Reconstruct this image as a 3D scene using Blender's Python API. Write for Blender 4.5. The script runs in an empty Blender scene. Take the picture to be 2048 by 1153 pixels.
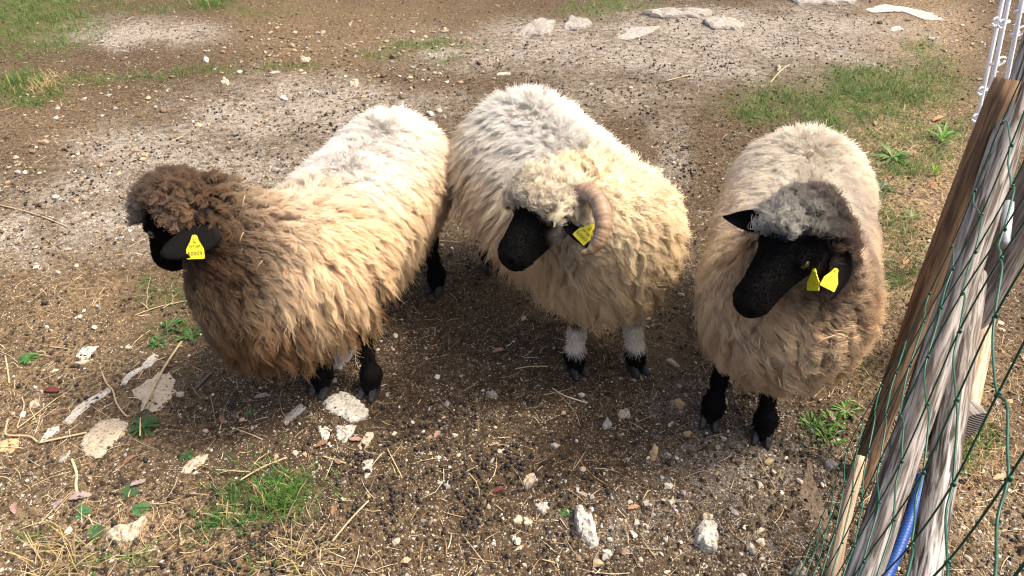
import bpy, math, random
import numpy as np
from mathutils import Vector, Matrix

# ---------------------------------------------------------------- camera, world, sun, exposure
SC = bpy.context.scene
COL = SC.collection
FPX, CAMH, PITCH = 1450.0, 1.70, math.radians(38)
cam_d = bpy.data.cameras.new('camera'); cam = bpy.data.objects.new('camera', cam_d); COL.objects.link(cam)
cam.location = (0, 0, CAMH); cam.rotation_euler = (math.pi/2 - PITCH, 0, 0)
cam_d.sensor_width = 36; cam_d.lens = FPX/2048*36; cam_d.clip_start = 0.02; cam_d.clip_end = 500
SC.camera = cam
SUN_AZ, SUN_EL = math.radians(2), math.radians(58)      # azimuth measured from +X towards +Y
w = bpy.data.worlds.new('World'); SC.world = w; w.use_nodes = True
nt = w.node_tree; nt.nodes.clear()
sky = nt.nodes.new('ShaderNodeTexSky'); sky.sky_type = 'NISHITA'; sky.sun_disc = False
sky.air_density = 0.75; sky.dust_density = 8.0; sky.ozone_density = 0.0; sky.sun_elevation = SUN_EL; sky.sun_rotation = math.pi/2 - SUN_AZ
bg = nt.nodes.new('ShaderNodeBackground'); bg.inputs[1].default_value = 0.15
wo = nt.nodes.new('ShaderNodeOutputWorld')
nt.links.new(sky.outputs[0], bg.inputs[0]); nt.links.new(bg.outputs[0], wo.inputs[0])
sd = bpy.data.lights.new('sun', 'SUN'); sd.energy = 2.0; sd.angle = math.radians(10); sd.color = (1.0, 0.91, 0.77)
sun = bpy.data.objects.new('sun', sd); COL.objects.link(sun)
TOSUN = Vector((math.cos(SUN_EL)*math.cos(SUN_AZ), math.cos(SUN_EL)*math.sin(SUN_AZ), math.sin(SUN_EL)))
sun.rotation_euler = TOSUN.to_track_quat('Z', 'Y').to_euler(); sun.location = (3, 1, 4)
vs = SC.view_settings; vs.view_transform = 'Standard'; vs.look = 'None'; vs.exposure = 1.18; vs.gamma = 1; vs.use_curve_mapping = False
SC.render.engine = 'CYCLES'
SC.cycles.use_denoising = True; SC.cycles.denoiser = 'OPENIMAGEDENOISE'; SC.cycles.denoising_input_passes = 'RGB_ALBEDO_NORMAL'; SC.cycles.denoising_prefilter = 'ACCURATE'
SC.cycles.max_bounces = 9; SC.cycles.diffuse_bounces = 8; SC.cycles.glossy_bounces = 2; SC.cycles.transmission_bounces = 8
SC.cycles.filter_width = 1.2
SC.cycles_curves.shape = 'RIBBONS'; SC.cycles_curves.subdivisions = 2

NOHAIR = False
R = np.random.default_rng(7)
random.seed(7)
sp, cp = math.sin(PITCH), math.cos(PITCH)
CFW, CUP, CRT = np.array([0, cp, -sp]), np.array([0, sp, cp]), np.array([1., 0, 0])
CPOS = np.array([0, 0, CAMH])
def ray(x, y): return CFW + CRT*(x-1024)/FPX - CUP*(y-576.5)/FPX
def at(x, y, z=0.0):
    d = ray(x, y); return CPOS + d*((z-CAMH)/d[2])
def atd(x, y, zc): return CPOS + ray(x, y)*zc
def proj(Q):
    v = np.asarray(Q, float) - CPOS; zc = v@CFW
    return 1024 + FPX*(v@CRT)/zc, 576.5 - FPX*(v@CUP)/zc, zc
def norm(v): v = np.asarray(v, float); return v/(np.linalg.norm(v, axis=-1, keepdims=True)+1e-12)
def camdir(x, y, z): return norm(CRT*x + CUP*y - CFW*z)       # right, up, towards the camera

# ---------------------------------------------------------------- noise and ground height
def hash2(i, j, s):
    n = (i*374761393 + j*668265263 + s*1442695041) & 0xffffffff
    n = ((n ^ (n >> 13))*1274126177) & 0xffffffff
    return ((n ^ (n >> 16)) & 0xffff)/65535.0
def vnoise(x, y, s=0):
    x = np.asarray(x, float); y = np.asarray(y, float)
    i = np.floor(x).astype(np.int64); j = np.floor(y).astype(np.int64); fx = x-i; fy = y-j
    fx = fx*fx*(3-2*fx); fy = fy*fy*(3-2*fy)
    a, b, c, d = hash2(i, j, s), hash2(i+1, j, s), hash2(i, j+1, s), hash2(i+1, j+1, s)
    return (a*(1-fx)+b*fx)*(1-fy) + (c*(1-fx)+d*fx)*fy
def fbm(x, y, s=0, o=4):
    r = 0; a = 0.5
    for k in range(o): r = r + a*vnoise(x*2**k, y*2**k, s+k*17); a *= 0.5
    return r
def gh(x, y):
    return 0.030*(fbm(np.asarray(x)*1.7, np.asarray(y)*1.7, 3, 3)-0.45) + 0.016*(fbm(np.asarray(x)*9, np.asarray(y)*9, 11, 3)-0.45)
def ground(px, py):
    q = at(px, py); q[2] = float(gh(q[0], q[1])); return q

# ---------------------------------------------------------------- scene helpers
def tag(o, label=None, cat=None, group=None, kind=None):
    if label: o['label'] = label
    if cat: o['category'] = cat
    if group: o['group'] = group
    if kind: o['kind'] = kind
    return o
def empty(name, loc):
    o = bpy.data.objects.new(name, None); COL.objects.link(o); o.location = [float(c) for c in loc]; o.empty_display_size = 0.05; return o
def mk(name, V, F, mat=None, parent=None, smooth=True, col=None, origin=None, attrs=None):
    """one mesh object; V is world space; with a parent the vertices are stored relative to it"""
    V = np.asarray(V, np.float64).reshape(-1, 3)
    o0 = np.array(parent.location) if parent is not None and origin is None else (np.zeros(3) if origin is None else np.asarray(origin, float))
    if parent is not None and parent.parent is not None: o0 = np.array(parent.parent.location)
    me = bpy.data.meshes.new(name)
    if isinstance(F, np.ndarray):
        n = F.shape[1]; m = len(F)
        me.vertices.add(len(V)); me.vertices.foreach_set('co', (V-o0).astype(np.float32).ravel())
        me.loops.add(m*n); me.loops.foreach_set('vertex_index', F.astype(np.int32).ravel())
        me.polygons.add(m); me.polygons.foreach_set('loop_start', np.arange(0, m*n, n, dtype=np.int32))
        me.update(calc_edges=True); me.validate()
    else:
        me.from_pydata([tuple(v) for v in (V-o0)], [], [tuple(int(i) for i in f) for f in F]); me.update()
    me.polygons.foreach_set('use_smooth', np.full(len(me.polygons), smooth))
    if col is not None:
        col = np.asarray(col, np.float32)
        if col.ndim == 1: col = np.tile(col, (len(V), 1))
        if col.shape[1] == 3: col = np.concatenate([col, np.ones((len(col), 1), np.float32)], 1)
        a = me.attributes.new('col', 'FLOAT_COLOR', 'POINT'); a.data.foreach_set('color', col.ravel())
    for k, v in (attrs or {}).items():
        a = me.attributes.new(k, 'FLOAT', 'POINT'); a.data.foreach_set('value', np.asarray(v, np.float32).ravel())
    if mat: me.materials.append(mat)
    o = bpy.data.objects.new(name, me); COL.objects.link(o)
    if parent is not None: o.parent = parent
    elif origin is not None: o.location = [float(c) for c in o0]
    return o
def join(parts):
    """parts: list of (V, F quads/tris list) -> V, F list"""
    Vs, Fs, n = [], [], 0
    for V, F in parts:
        V = np.asarray(V, float).reshape(-1, 3); Vs.append(V); Fs += [tuple(int(i)+n for i in f) for f in F]; n += len(V)
    return np.concatenate(Vs), Fs
def frame(d):
    d = norm(d); a = np.array([0, 0, 1.]) if abs(d[2]) < .9 else np.array([1., 0, 0])
    x = norm(np.cross(a, d)); return x, np.cross(d, x), d
def tube(path, rad, n=8, caps=True, squash=None):
    path = np.asarray(path, float); m = len(path); rad = np.broadcast_to(np.asarray(rad, float), (m,))
    T = norm(np.gradient(path, axis=0)); x, y, _ = frame(T[0]); V = []
    for k in range(m):
        x = norm(x - T[k]*np.dot(x, T[k])); y = np.cross(T[k], x)
        a = np.linspace(0, 2*np.pi, n, endpoint=False)
        sx, sy = (1, 1) if squash is None else squash
        V.append(path[k] + rad[k]*(np.cos(a)[:, None]*x*sx + np.sin(a)[:, None]*y*sy))
    V = np.concatenate(V)
    F = [(k*n+i, k*n+(i+1) % n, (k+1)*n+(i+1) % n, (k+1)*n+i) for k in range(m-1) for i in range(n)]
    if caps: F += [tuple(range(n))[::-1], tuple((m-1)*n+i for i in range(n))]
    return V, F

# ---------------------------------------------------------------- materials
def mat(name, base=None, rough=0.8, attr=None, var=None, bump=None, spec=0.3, transl=0.0, coord='Object', sub=None):
    m = bpy.data.materials.new(name); m.use_nodes = True; t = m.node_tree; N = t.nodes; L = t.links
    p = N['Principled BSDF']; p.inputs['Roughness'].default_value = rough; p.inputs['Specular IOR Level'].default_value = spec
    src = None
    if attr:
        a = N.new('ShaderNodeAttribute'); a.attribute_name = attr; src = a.outputs['Color']
    elif base is not None:
        c = N.new('ShaderNodeRGB'); c.outputs[0].default_value = (*base, 1); src = c.outputs[0]
    tc = N.new('ShaderNodeTexCoord')
    if var:                                                        # (colour 2, scale, detail, stretch, contrast)
        c2, sc, det, st, lo, hi = var
        mp = N.new('ShaderNodeMapping'); mp.inputs['Scale'].default_value = st
        L.new(tc.outputs[coord], mp.inputs[0])
        no = N.new('ShaderNodeTexNoise'); no.inputs['Scale'].default_value = sc; no.inputs['Detail'].default_value = det
        L.new(mp.outputs[0], no.inputs[0])
        mr = N.new('ShaderNodeMapRange'); mr.inputs[1].default_value = lo; mr.inputs[2].default_value = hi; L.new(no.outputs[0], mr.inputs[0])
        mx = N.new('ShaderNodeMix'); mx.data_type = 'RGBA'
        if c2 == 'dark': mx.blend_type = 'MULTIPLY'; mx.inputs[7].default_value = (.35, .32, .3, 1)
        else: mx.inputs[7].default_value = (*c2, 1)
        L.new(mr.outputs[0], mx.inputs[0]); L.new(src, mx.inputs[6]); src = mx.outputs[2]
    L.new(src, p.inputs['Base Color'])
    if bump:
        sc, stg, dist, st = bump
        mp = N.new('ShaderNodeMapping'); mp.inputs['Scale'].default_value = st; L.new(tc.outputs[coord], mp.inputs[0])
        no = N.new('ShaderNodeTexNoise'); no.inputs['Scale'].default_value = sc; no.inputs['Detail'].default_value = 6; L.new(mp.outputs[0], no.inputs[0])
        b = N.new('ShaderNodeBump'); b.inputs['Strength'].default_value = stg; b.inputs['Distance'].default_value = dist
        L.new(no.outputs[0], b.inputs['Height']); L.new(b.outputs[0], p.inputs['Normal'])
    if transl > 0:
        tr = N.new('ShaderNodeBsdfTranslucent'); L.new(src, tr.inputs[0])
        ms = N.new('ShaderNodeMixShader'); ms.inputs[0].default_value = transl
        L.new(p.outputs[0], ms.inputs[1]); L.new(tr.outputs[0], ms.inputs[2]); L.new(ms.outputs[0], N['Material Output'].inputs[0])
    return m
M = {}
M['wool'] = mat('wool', attr='col', rough=0.75, spec=0.06, transl=0.40)
def lay_normals(m, f):
    """strands lie in the fleece: shade them mostly by the way their lock faces"""
    N = m.node_tree.nodes; L = m.node_tree.links
    a = N.new('ShaderNodeAttribute'); a.attribute_name = 'lay'; g = N.new('ShaderNodeNewGeometry')
    mx = N.new('ShaderNodeMix'); mx.data_type = 'VECTOR'; mx.inputs[0].default_value = f
    L.new(g.outputs['Normal'], mx.inputs[4]); L.new(a.outputs['Vector'], mx.inputs[5])
    nn = N.new('ShaderNodeVectorMath'); nn.operation = 'NORMALIZE'; L.new(mx.outputs[1], nn.inputs[0])
    for n in N:
        if n.type in ('BSDF_PRINCIPLED', 'BSDF_TRANSLUCENT'): L.new(nn.outputs[0], n.inputs['Normal'])
lay_normals(M['wool'], .65)
M['hide'] = mat('hide', attr='col', rough=0.7, spec=0.05, bump=(220, .3, .002, (1, 1, 1)))
M['fur'] = mat('short_fur', attr='col', rough=0.7, spec=0.03)
M['hoof'] = mat('hoof_horn', (.014, .014, .015), .5, var=((.05, .045, .04), 60, 3, (1, 1, 6), .4, .8), spec=.4)
M['horn'] = mat('ram_horn', attr='col', rough=.5, var=('dark', 55, 5, (1, 1, 1), .55, 1.0), bump=(90, .5, .004, (1, 1, 1)), spec=.35)
M['eye'] = mat('eye', (.03, .017, .008), .06, spec=.9)
M['tag'] = mat('yellow_tag_plastic', (.70, .63, .02), .45, var=((.42, .36, .04), 90, 5, (1, 1, 1), .5, .8), spec=.4)
M['ink'] = mat('tag_ink', (.06, .055, .03), .7)
M['stone'] = mat('limestone', attr='col', rough=.9, var=('dark', 120, 5, (1, 1, 1), .54, .68), bump=(75, .9, .008, (1, 1, 1)), spec=.15)
M['bit'] = mat('gravel_bits', attr='col', rough=.85, spec=.25)
M['dung'] = mat('dung', attr='col', rough=.6, spec=.3)
M['straw'] = mat('straw', attr='col', rough=.6, var=('dark', 35, 3, (1, 1, 1), .55, .9), transl=.15)
M['leaf'] = mat('green_leaf', attr='col', rough=.5, transl=.3, spec=.35)
M['dry'] = mat('dry_leaf', attr='col', rough=.7, var=('dark', 50, 4, (1, 1, 1), .5, .8), transl=.15)
M['wire'] = mat('green_coated_wire', (.006, .060, .036), .4, var=((.02, .10, .07), 60, 3, (1, 1, 1), .5, .8), spec=.4)
M['white'] = mat('white_plastic', (.78, .80, .84), .4, var=((.62, .62, .62), 14, 4, (1, 1, 1), .5, .9))
M['hose'] = mat('blue_hose_plastic', (.012, .055, .23), .4, var=((.03, .06, .14), 60, 4, (1, 1, 1), .5, .8))
M['metal'] = mat('galvanised_steel', (.42, .45, .47), .45, var=((.24, .22, .2), 40, 4, (1, 1, 1), .5, .8))
M['metal'].node_tree.nodes['Principled BSDF'].inputs['Metallic'].default_value = .6

def wood(name, c1, c2, dark, axis_scale=(1, 1, .09), amount=1.0):
    m = bpy.data.materials.new(name); m.use_nodes = True; t = m.node_tree; N = t.nodes; L = t.links
    p = N['Principled BSDF']; p.inputs['Roughness'].default_value = .85; p.inputs['Specular IOR Level'].default_value = .2
    tc = N.new('ShaderNodeAttribute'); tc.attribute_name = 'gco'
    mp = N.new('ShaderNodeMapping'); mp.inputs['Scale'].default_value = axis_scale; L.new(tc.outputs['Vector'], mp.inputs[0])
    n1 = N.new('ShaderNodeTexNoise'); n1.inputs['Scale'].default_value = 110; n1.inputs['Detail'].default_value = 6; n1.inputs['Distortion'].default_value = .6; L.new(mp.outputs[0], n1.inputs[0])
    n2 = N.new('ShaderNodeTexNoise'); n2.inputs['Scale'].default_value = 11; n2.inputs['Detail'].default_value = 4; L.new(mp.outputs[0], n2.inputs[0])
    r = N.new('ShaderNodeValToRGB'); e = r.color_ramp.elements
    e[0].position = .40; e[0].color = (*dark, 1); e[1].position = .60; e[1].color = (*c1, 1)
    L.new(n1.outputs[0], r.inputs[0])
    r2 = N.new('ShaderNodeMapRange'); r2.inputs[1].default_value = .42; r2.inputs[2].default_value = .62; L.new(n2.outputs[0], r2.inputs[0])
    mx = N.new('ShaderNodeMix'); mx.data_type = 'RGBA'; mx.inputs[7].default_value = (*c2, 1)
    ml = N.new('ShaderNodeMath'); ml.operation = 'MULTIPLY'; ml.inputs[1].default_value = .6; L.new(r2.outputs[0], ml.inputs[0])
    L.new(ml.outputs[0], mx.inputs[0]); L.new(r.outputs[0], mx.inputs[6]); L.new(mx.outputs[2], p.inputs['Base Color'])
    b = N.new('ShaderNodeBump'); b.inputs['Strength'].default_value = .8; b.inputs['Distance'].default_value = .004
    L.new(n1.outputs[0], b.inputs['Height']); L.new(b.outputs[0], p.inputs['Normal'])
    return m
M['wood_brown'] = wood('brown_post_wood', (.23, .145, .08), (.15, .09, .05), (.07, .045, .03))
M['wood_grey'] = wood('weathered_grey_wood', (.34, .32, .30), (.17, .135, .105), (.035, .029, .025))
M['wood_dark'] = wood('dark_grey_wood', (.25, .22, .2), (.17, .14, .12), (.06, .05, .045))
M['wood_pale'] = wood('pale_stake_wood', (.55, .44, .32), (.47, .35, .23), (.27, .18, .11))
def endgrain():
    m = bpy.data.materials.new('log_end_grain'); m.use_nodes = True; t = m.node_tree; N = t.nodes; L = t.links
    p = N['Principled BSDF']; p.inputs['Roughness'].default_value = .9
    tc = N.new('ShaderNodeAttribute'); tc.attribute_name = 'gco'
    wv = N.new('ShaderNodeTexWave'); wv.wave_type = 'RINGS'; wv.rings_direction = 'Z'; wv.inputs['Scale'].default_value = 38; wv.inputs['Distortion'].default_value = 1.5
    L.new(tc.outputs['Vector'], wv.inputs[0])
    r = N.new('ShaderNodeValToRGB'); e = r.color_ramp.elements; e[0].color = (.04, .036, .033, 1); e[1].color = (.17, .15, .135, 1)
    L.new(wv.outputs[0], r.inputs[0]); L.new(r.outputs[0], p.inputs[0])
    b = N.new('ShaderNodeBump'); b.inputs['Distance'].default_value = .004; L.new(wv.outputs[0], b.inputs['Height']); L.new(b.outputs[0], p.inputs['Normal'])
    return m
M['endgrain'] = endgrain()

# ---------------------------------------------------------------- the ground
# patches of the yard: (px, py, half width px, half height px, strength), read off on the ground plane
PALE = [(420, 330, 260, 70, .75), (650, 215, 260, 50, .85), (200, 450, 220, 60, .65), (1150, 100, 320, 60, .7), (1500, 110, 330, 60, .7), (265, 68, 150, 26, 1), (40, 470, 90, 70, .8), (150, 380, 170, 45, .7), (320, 290, 170, 50, .85), (480, 235, 150, 45, .9), (600, 175, 150, 32, .8),
        (900, 105, 60, 22, .9), (1060, 62, 130, 30, .8), (1250, 110, 230, 45, .75), (1420, 60, 300, 45, .9), (1650, 55, 230, 50, .7), (1250, 190, 150, 50, .55),
        (1340, 300, 60, 90, .55), (700, 240, 120, 60, .7), (1460, 930, 210, 120, .5), (1300, 1050, 260, 90, .35), (980, 850, 120, 70, .18), (560, 690, 120, 25, .5),
        (1500, 1080, 200, 80, .35), (1350, 800, 120, 60, .4), (1960, 1050, 120, 130, .3)]
MOSS = [(30, 40, 130, 55, 1.6), (230, 15, 140, 20, .5), (430, 8, 50, 14, 1), (500, 20, 150, 20, .35), (40, 185, 80, 24, .8), (200, 160, 170, 12, .6), (430, 145, 110, 9, .65), (570, 130, 70, 8, .6),
        (840, 100, 90, 12, .8), (760, 112, 40, 8, .7), (1210, 10, 80, 22, .9), (900, 130, 50, 14, .5), (1510, 215, 90, 30, .75), (1590, 165, 90, 22, .7), (1760, 190, 110, 45, 1.5), (1700, 160, 60, 24, 1.1), (1850, 90, 60, 30, .7),
        (1700, 240, 80, 30, .8), (1830, 280, 110, 60, .8), (1800, 330, 70, 30, .9), (1680, 200, 120, 30, .8), (1850, 160, 80, 50, .8), (1770, 420, 60, 60, .5), (1830, 520, 60, 60, .4), (1580, 190, 120, 20, .7), (1760, 380, 60, 25, .7), (1740, 330, 60, 30, .35), (540, 1000, 110, 40, .5), (430, 1030, 90, 50, .35), (100, 1080, 120, 60, .2), (230, 1110, 150, 40, .35), (560, 1130, 150, 30, .25),
        (360, 670, 70, 25, .4), (300, 600, 120, 40, .25), (1620, 860, 80, 60, .22), (1690, 700, 70, 60, .45), (1760, 560, 60, 80, .4), (1930, 900, 60, 60, .45), (1800, 480, 70, 50, .4)]
DUNG = [(300, 380, 260, 70, .9), (620, 250, 200, 60, .9), (1350, 130, 350, 70, 1.2), (1500, 40, 300, 45, 1.0), (1300, 230, 200, 70, 1.0), (1340, 340, 70, 90, 1), (1000, 690, 70, 40, 1.1),
        (745, 900, 60, 50, 2.2), (850, 870, 150, 80, .6), (1000, 1120, 130, 50, 2.0), (900, 1010, 150, 100, .8), (1050, 930, 120, 60, .9), (480, 1110, 200, 60, .6), (1250, 150, 120, 40, .6), (300, 80, 100, 20, .3)]
STRAWM = [(1830, 420, 130, 250, 1.6), (1700, 640, 90, 130, 1.2), (120, 780, 200, 200, .7), (250, 1080, 300, 110, .9), (1900, 850, 120, 200, 1.0), (1850, 60, 100, 80, 1.2), (560, 1110, 120, 50, .9), (100, 560, 200, 120, .5), (100, 250, 200, 90, .4), (650, 70, 250, 60, .4)]
DAMP_SHADE = [(200, 1050, 330, 130, .7), (700, 1080, 350, 110, .7), (420, 880, 300, 140, .6), (1250, 1080, 300, 110, .5), (1200, 860, 200, 100, .6), (950, 680, 330, 140, .8), (300, 850, 320, 180, .6), (700, 900, 260, 140, .8), (1650, 960, 130, 150, .6), (960, 520, 60, 60, .6), (650, 60, 200, 60, .3), (420, 1050, 260, 120, .4), (1000, 1100, 300, 60, .5)]  # damp soil, plus shade beside sheep and fence painted in as darker colour
SUN_WARM = [(1330, 690, 100, 70, .8), (1000, 600, 120, 50, .6), (200, 620, 200, 70, .5), (660, 110, 150, 60, .6), (700, 20, 300, 40, .5), (1950, 1050, 120, 130, .9), (850, 1120, 120, 50, .6)]  # warm brown soil, plus sunlit patches painted into the ground colour
def pmask(X, Y, spots, ns=0.55, seed=5):
    Q = np.stack([X, Y, np.zeros_like(X)], -1); px, py, zc = proj(Q); ok = (zc > .2)
    px = px + (fbm(X*3.1, Y*3.1, seed, 3)-.45)*120; py = py + (fbm(X*3.1+50, Y*3.1, seed, 3)-.45)*50
    r = np.zeros_like(X)
    for cx, cy, rx, ry, s in spots:
        d = ((px-cx)/rx)**2 + ((py-cy)/ry)**2
        r = np.maximum(r, s*np.exp(-d*.85))
    n = fbm(X*6, Y*6, seed+3, 4)/.94
    return np.where(ok, np.clip(r*(1-ns+2*ns*n), 0, 2.5), 0)
def axis(lo, hi, st, far_lo, far_hi):
    a = np.arange(lo, hi, st); g = 1.35
    up, x, s = [], hi, st
    while x < far_hi: up.append(x); s *= g; x += s
    dn, x, s = [], lo, st
    while x > far_lo:
        s *= g; x -= s; dn.append(x)
    return np.concatenate([dn[::-1], a, up])
gx = axis(-4.2, 4.2, .03, -90, 90); gy = axis(.4, 6.4, .027, -60, 160)
GX, GY = np.meshgrid(gx, gy); GZ = gh(GX, GY)
far = np.clip((np.hypot(GX, GY-3)-6)/6, 0, 1)
GZ = GZ*(1-far) + far*(fbm(GX*.15, GY*.15, 9, 3)-.45)*.5*np.clip((np.hypot(GX, GY)-9)/30, 0, 1)
nx, ny = len(gx), len(gy)
idx = np.arange(nx*ny).reshape(ny, nx)
GF = np.stack([idx[:-1, :-1], idx[:-1, 1:], idx[1:, 1:], idx[1:, :-1]], -1).reshape(-1, 4)
xf, yf = GX.ravel(), GY.ravel()
gat = {'pale': np.clip(pmask(xf, yf, PALE), 0, 1), 'moss': np.clip(pmask(xf, yf, MOSS, .6, 9), 0, 1), 'dark': np.clip(pmask(xf, yf, DAMP_SHADE, .5, 21), 0, 1), 'sun_warm': np.clip(pmask(xf, yf, SUN_WARM, .5, 31), 0, 1),
       'dry': np.clip(pmask(xf, yf, STRAWM, .5, 41), 0, 1)}
def ground_mat():
    m = bpy.data.materials.new('stony_yard_soil'); m.use_nodes = True; t = m.node_tree; N = t.nodes; L = t.links
    p = N['Principled BSDF']; p.inputs['Roughness'].default_value = .95; p.inputs['Specular IOR Level'].default_value = .15
    tc = N.new('ShaderNodeTexCoord')
    def noise(sc, det=5, rough=.6):
        n = N.new('ShaderNodeTexNoise'); n.inputs['Scale'].default_value = sc; n.inputs['Detail'].default_value = det; n.inputs['Roughness'].default_value = rough; L.new(tc.outputs['Object'], n.inputs[0]); return n.outputs[0]
    def attr(a):
        n = N.new('ShaderNodeAttribute'); n.attribute_name = a; return n.outputs['Fac']
    def mr(v, a, b, c=0, d=1):
        n = N.new('ShaderNodeMapRange'); n.inputs[1].default_value = a; n.inputs[2].default_value = b; n.inputs[3].default_value = c; n.inputs[4].default_value = d; L.new(v, n.inputs[0]); return n.outputs[0]
    def mul(a, b, op='MULTIPLY'):
        n = N.new('ShaderNodeMath'); n.operation = op; L.new(a, n.inputs[0])
        if isinstance(b, (int, float)): n.inputs[1].default_value = b
        else: L.new(b, n.inputs[1])
        return n.outputs[0]
    def mix(f, a, b, mode='MIX'):
        n = N.new('ShaderNodeMix'); n.data_type = 'RGBA'; n.blend_type = mode; L.new(f, n.inputs[0])
        for s, k in ((a, 6), (b, 7)):
            if isinstance(s, tuple): n.inputs[k].default_value = (*s, 1)
            else: L.new(s, n.inputs[k])
        return n.outputs[2]
    r = N.new('ShaderNodeValToRGB'); e = r.color_ramp.elements
    e[0].position = .36; e[0].color = (.018, .0118, .007, 1); e[1].position = .68; e[1].color = (.145, .101, .055, 1)
    x = e.new(.52); x.color = (.053, .036, .0203, 1)
    L.new(noise(38, 5, .75), r.inputs[0])
    c = r.outputs[0]
    c = mix(mr(noise(7, 4), .4, .65, 0, .35), c, (.088, .062, .035))
    c = mix(mul(attr('sun_warm'), .45), c, (.17, .115, .057))
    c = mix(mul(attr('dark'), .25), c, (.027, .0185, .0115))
    c = mix(mul(attr('dry'), mr(noise(60, 3, .7), .42, .6)), c, (.27, .19, .105))
    gr = mr(noise(170, 3, .8), .40, .60)                                  # pale grit
    pal = mix(gr, (.088, .072, .054), (.40, .365, .315))
    pf = mul(attr('pale'), mr(noise(26, 4, .7), .3, .6)); pf = mr(pf, .10, .62, 0, .9)
    c = mix(pf, c, pal)
    mo = mul(attr('moss'), mr(noise(42, 3, .7), .36, .58)); mo = mr(mo, .1, .65, 0, .8)
    c = mix(mo, c, mix(noise(90, 3), (.035, .045, .012), (.10, .12, .03)))
    v = N.new('ShaderNodeTexVoronoi'); v.inputs['Scale'].default_value = 190; v.inputs['Randomness'].default_value = 1; L.new(tc.outputs['Object'], v.inputs[0])
    sep = N.new('ShaderNodeSeparateColor'); L.new(v.outputs['Color'], sep.inputs[0])
    spk = mul(mr(sep.outputs[0], .72, .74), mr(v.outputs['Distance'], .42, .30))
    spc = mix(sep.outputs[1], (.16, .11, .07), (.50, .44, .37))
    c = mix(mul(spk, .75), c, spc)
    v2 = N.new('ShaderNodeTexVoronoi'); v2.inputs['Scale'].default_value = 85; L.new(tc.outputs['Object'], v2.inputs[0])
    sp2 = N.new('ShaderNodeSeparateColor'); L.new(v2.outputs['Color'], sp2.inputs[0])
    dk = mul(mr(sp2.outputs[0], .84, .86), mr(v2.outputs['Distance'], .45, .3))
    c = mix(mul(dk, .7), c, (.035, .025, .02))
    L.new(c, p.inputs['Base Color'])
    h = mul(mul(noise(55, 4, .75), .5), mul(spk, .28), 'ADD')
    b = N.new('ShaderNodeBump'); b.inputs['Strength'].default_value = .9; b.inputs['Distance'].default_value = .014
    L.new(h, b.inputs['Height']); L.new(b.outputs[0], p.inputs['Normal'])
    return m
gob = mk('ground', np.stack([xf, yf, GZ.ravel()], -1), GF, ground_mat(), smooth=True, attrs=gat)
tag(gob, kind='structure')

# ---------------------------------------------------------------- loose stuff on the ground
def scatter(n, dens, seed=0, y0=.9, y1=6.0, power=1.0):
    """points in view, thinned by the density mask; nearer ground gets more"""
    out = []; tot = 0
    rr = np.random.default_rng(seed)
    while tot < n:
        px = rr.uniform(-60, 2110, 60000); py = 1200 - 1240*rr.random(60000)**power
        dz = -sp - cp*(py-576.5)/FPX; t = -CAMH/dz
        X = t*(px-1024)/FPX; Y = t*(cp - sp*(py-576.5)/FPX)
        keep = rr.random(60000) < np.clip(dens(X, Y), 0, 1)
        P = np.stack([X, Y], -1)[keep]; out.append(P); tot += len(P)
        if len(out) > 60: break
    return np.concatenate(out)[:n]
ICO_V = []
ph = (1+5**.5)/2
ICO_V = norm(np.array([(-1, ph, 0), (1, ph, 0), (-1, -ph, 0), (1, -ph, 0), (0, -1, ph), (0, 1, ph), (0, -1, -ph), (0, 1, -ph), (ph, 0, -1), (ph, 0, 1), (-ph, 0, -1), (-ph, 0, 1)]))
ICO_F = np.array([(0, 11, 5), (0, 5, 1), (0, 1, 7), (0, 7, 10), (0, 10, 11), (1, 5, 9), (5, 11, 4), (11, 10, 2), (10, 7, 6), (7, 1, 8), (3, 9, 4), (3, 4, 2), (3, 2, 6), (3, 6, 8), (3, 8, 9), (4, 9, 5), (2, 4, 11), (6, 2, 10), (8, 6, 7), (9, 8, 1)])
OCT_V = np.array([(1., 0, 0), (-1, 0, 0), (0, 1, 0), (0, -1, 0), (0, 0, 1), (0, 0, -1)])
OCT_F = np.array([(0, 2, 4), (2, 1, 4), (1, 3, 4), (3, 0, 4), (2, 0, 5), (1, 2, 5), (3, 1, 5), (0, 3, 5)])
def bits(name, P, rad, cols, base='ico', flat=.7, jit=.28, sink=.25, mt=None, smooth=False, kind='stuff', label=None, cat=None, seed=1, zoff=None):
    rr = np.random.default_rng(seed); n = len(P); BV, BF = (ICO_V, ICO_F) if base == 'ico' else (OCT_V, OCT_F); k = len(BV)
    a = rr.uniform(0, 6.28, n); ca, sa = np.cos(a), np.sin(a)
    V = BV[None]*(1+rr.normal(0, jit, (n, k, 1)).clip(-.5, .6))
    sc = np.stack([rr.uniform(.8, 1.35, n), rr.uniform(.65, 1.0, n), rr.uniform(flat*.75, flat*1.2, n)], -1)*rad[:, None]
    V = V*sc[:, None]; x = V[..., 0]*ca[:, None]-V[..., 1]*sa[:, None]; y = V[..., 0]*sa[:, None]+V[..., 1]*ca[:, None]
    z0 = gh(P[:, 0], P[:, 1]) + sc[:, 2]*(1-sink*2) + (0 if zoff is None else zoff)
    W = np.stack([x+P[:, :1], y+P[:, 1:2], V[..., 2]+z0[:, None]], -1).reshape(-1, 3)
    F = (BF[None]+(np.arange(n)*k)[:, None, None]).reshape(-1, 3)
    C = np.repeat(cols, k, axis=0)
    o = mk(name, W, F, mt or M['bit'], smooth=smooth, col=C)
    return tag(o, label, cat, kind=kind)
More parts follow.
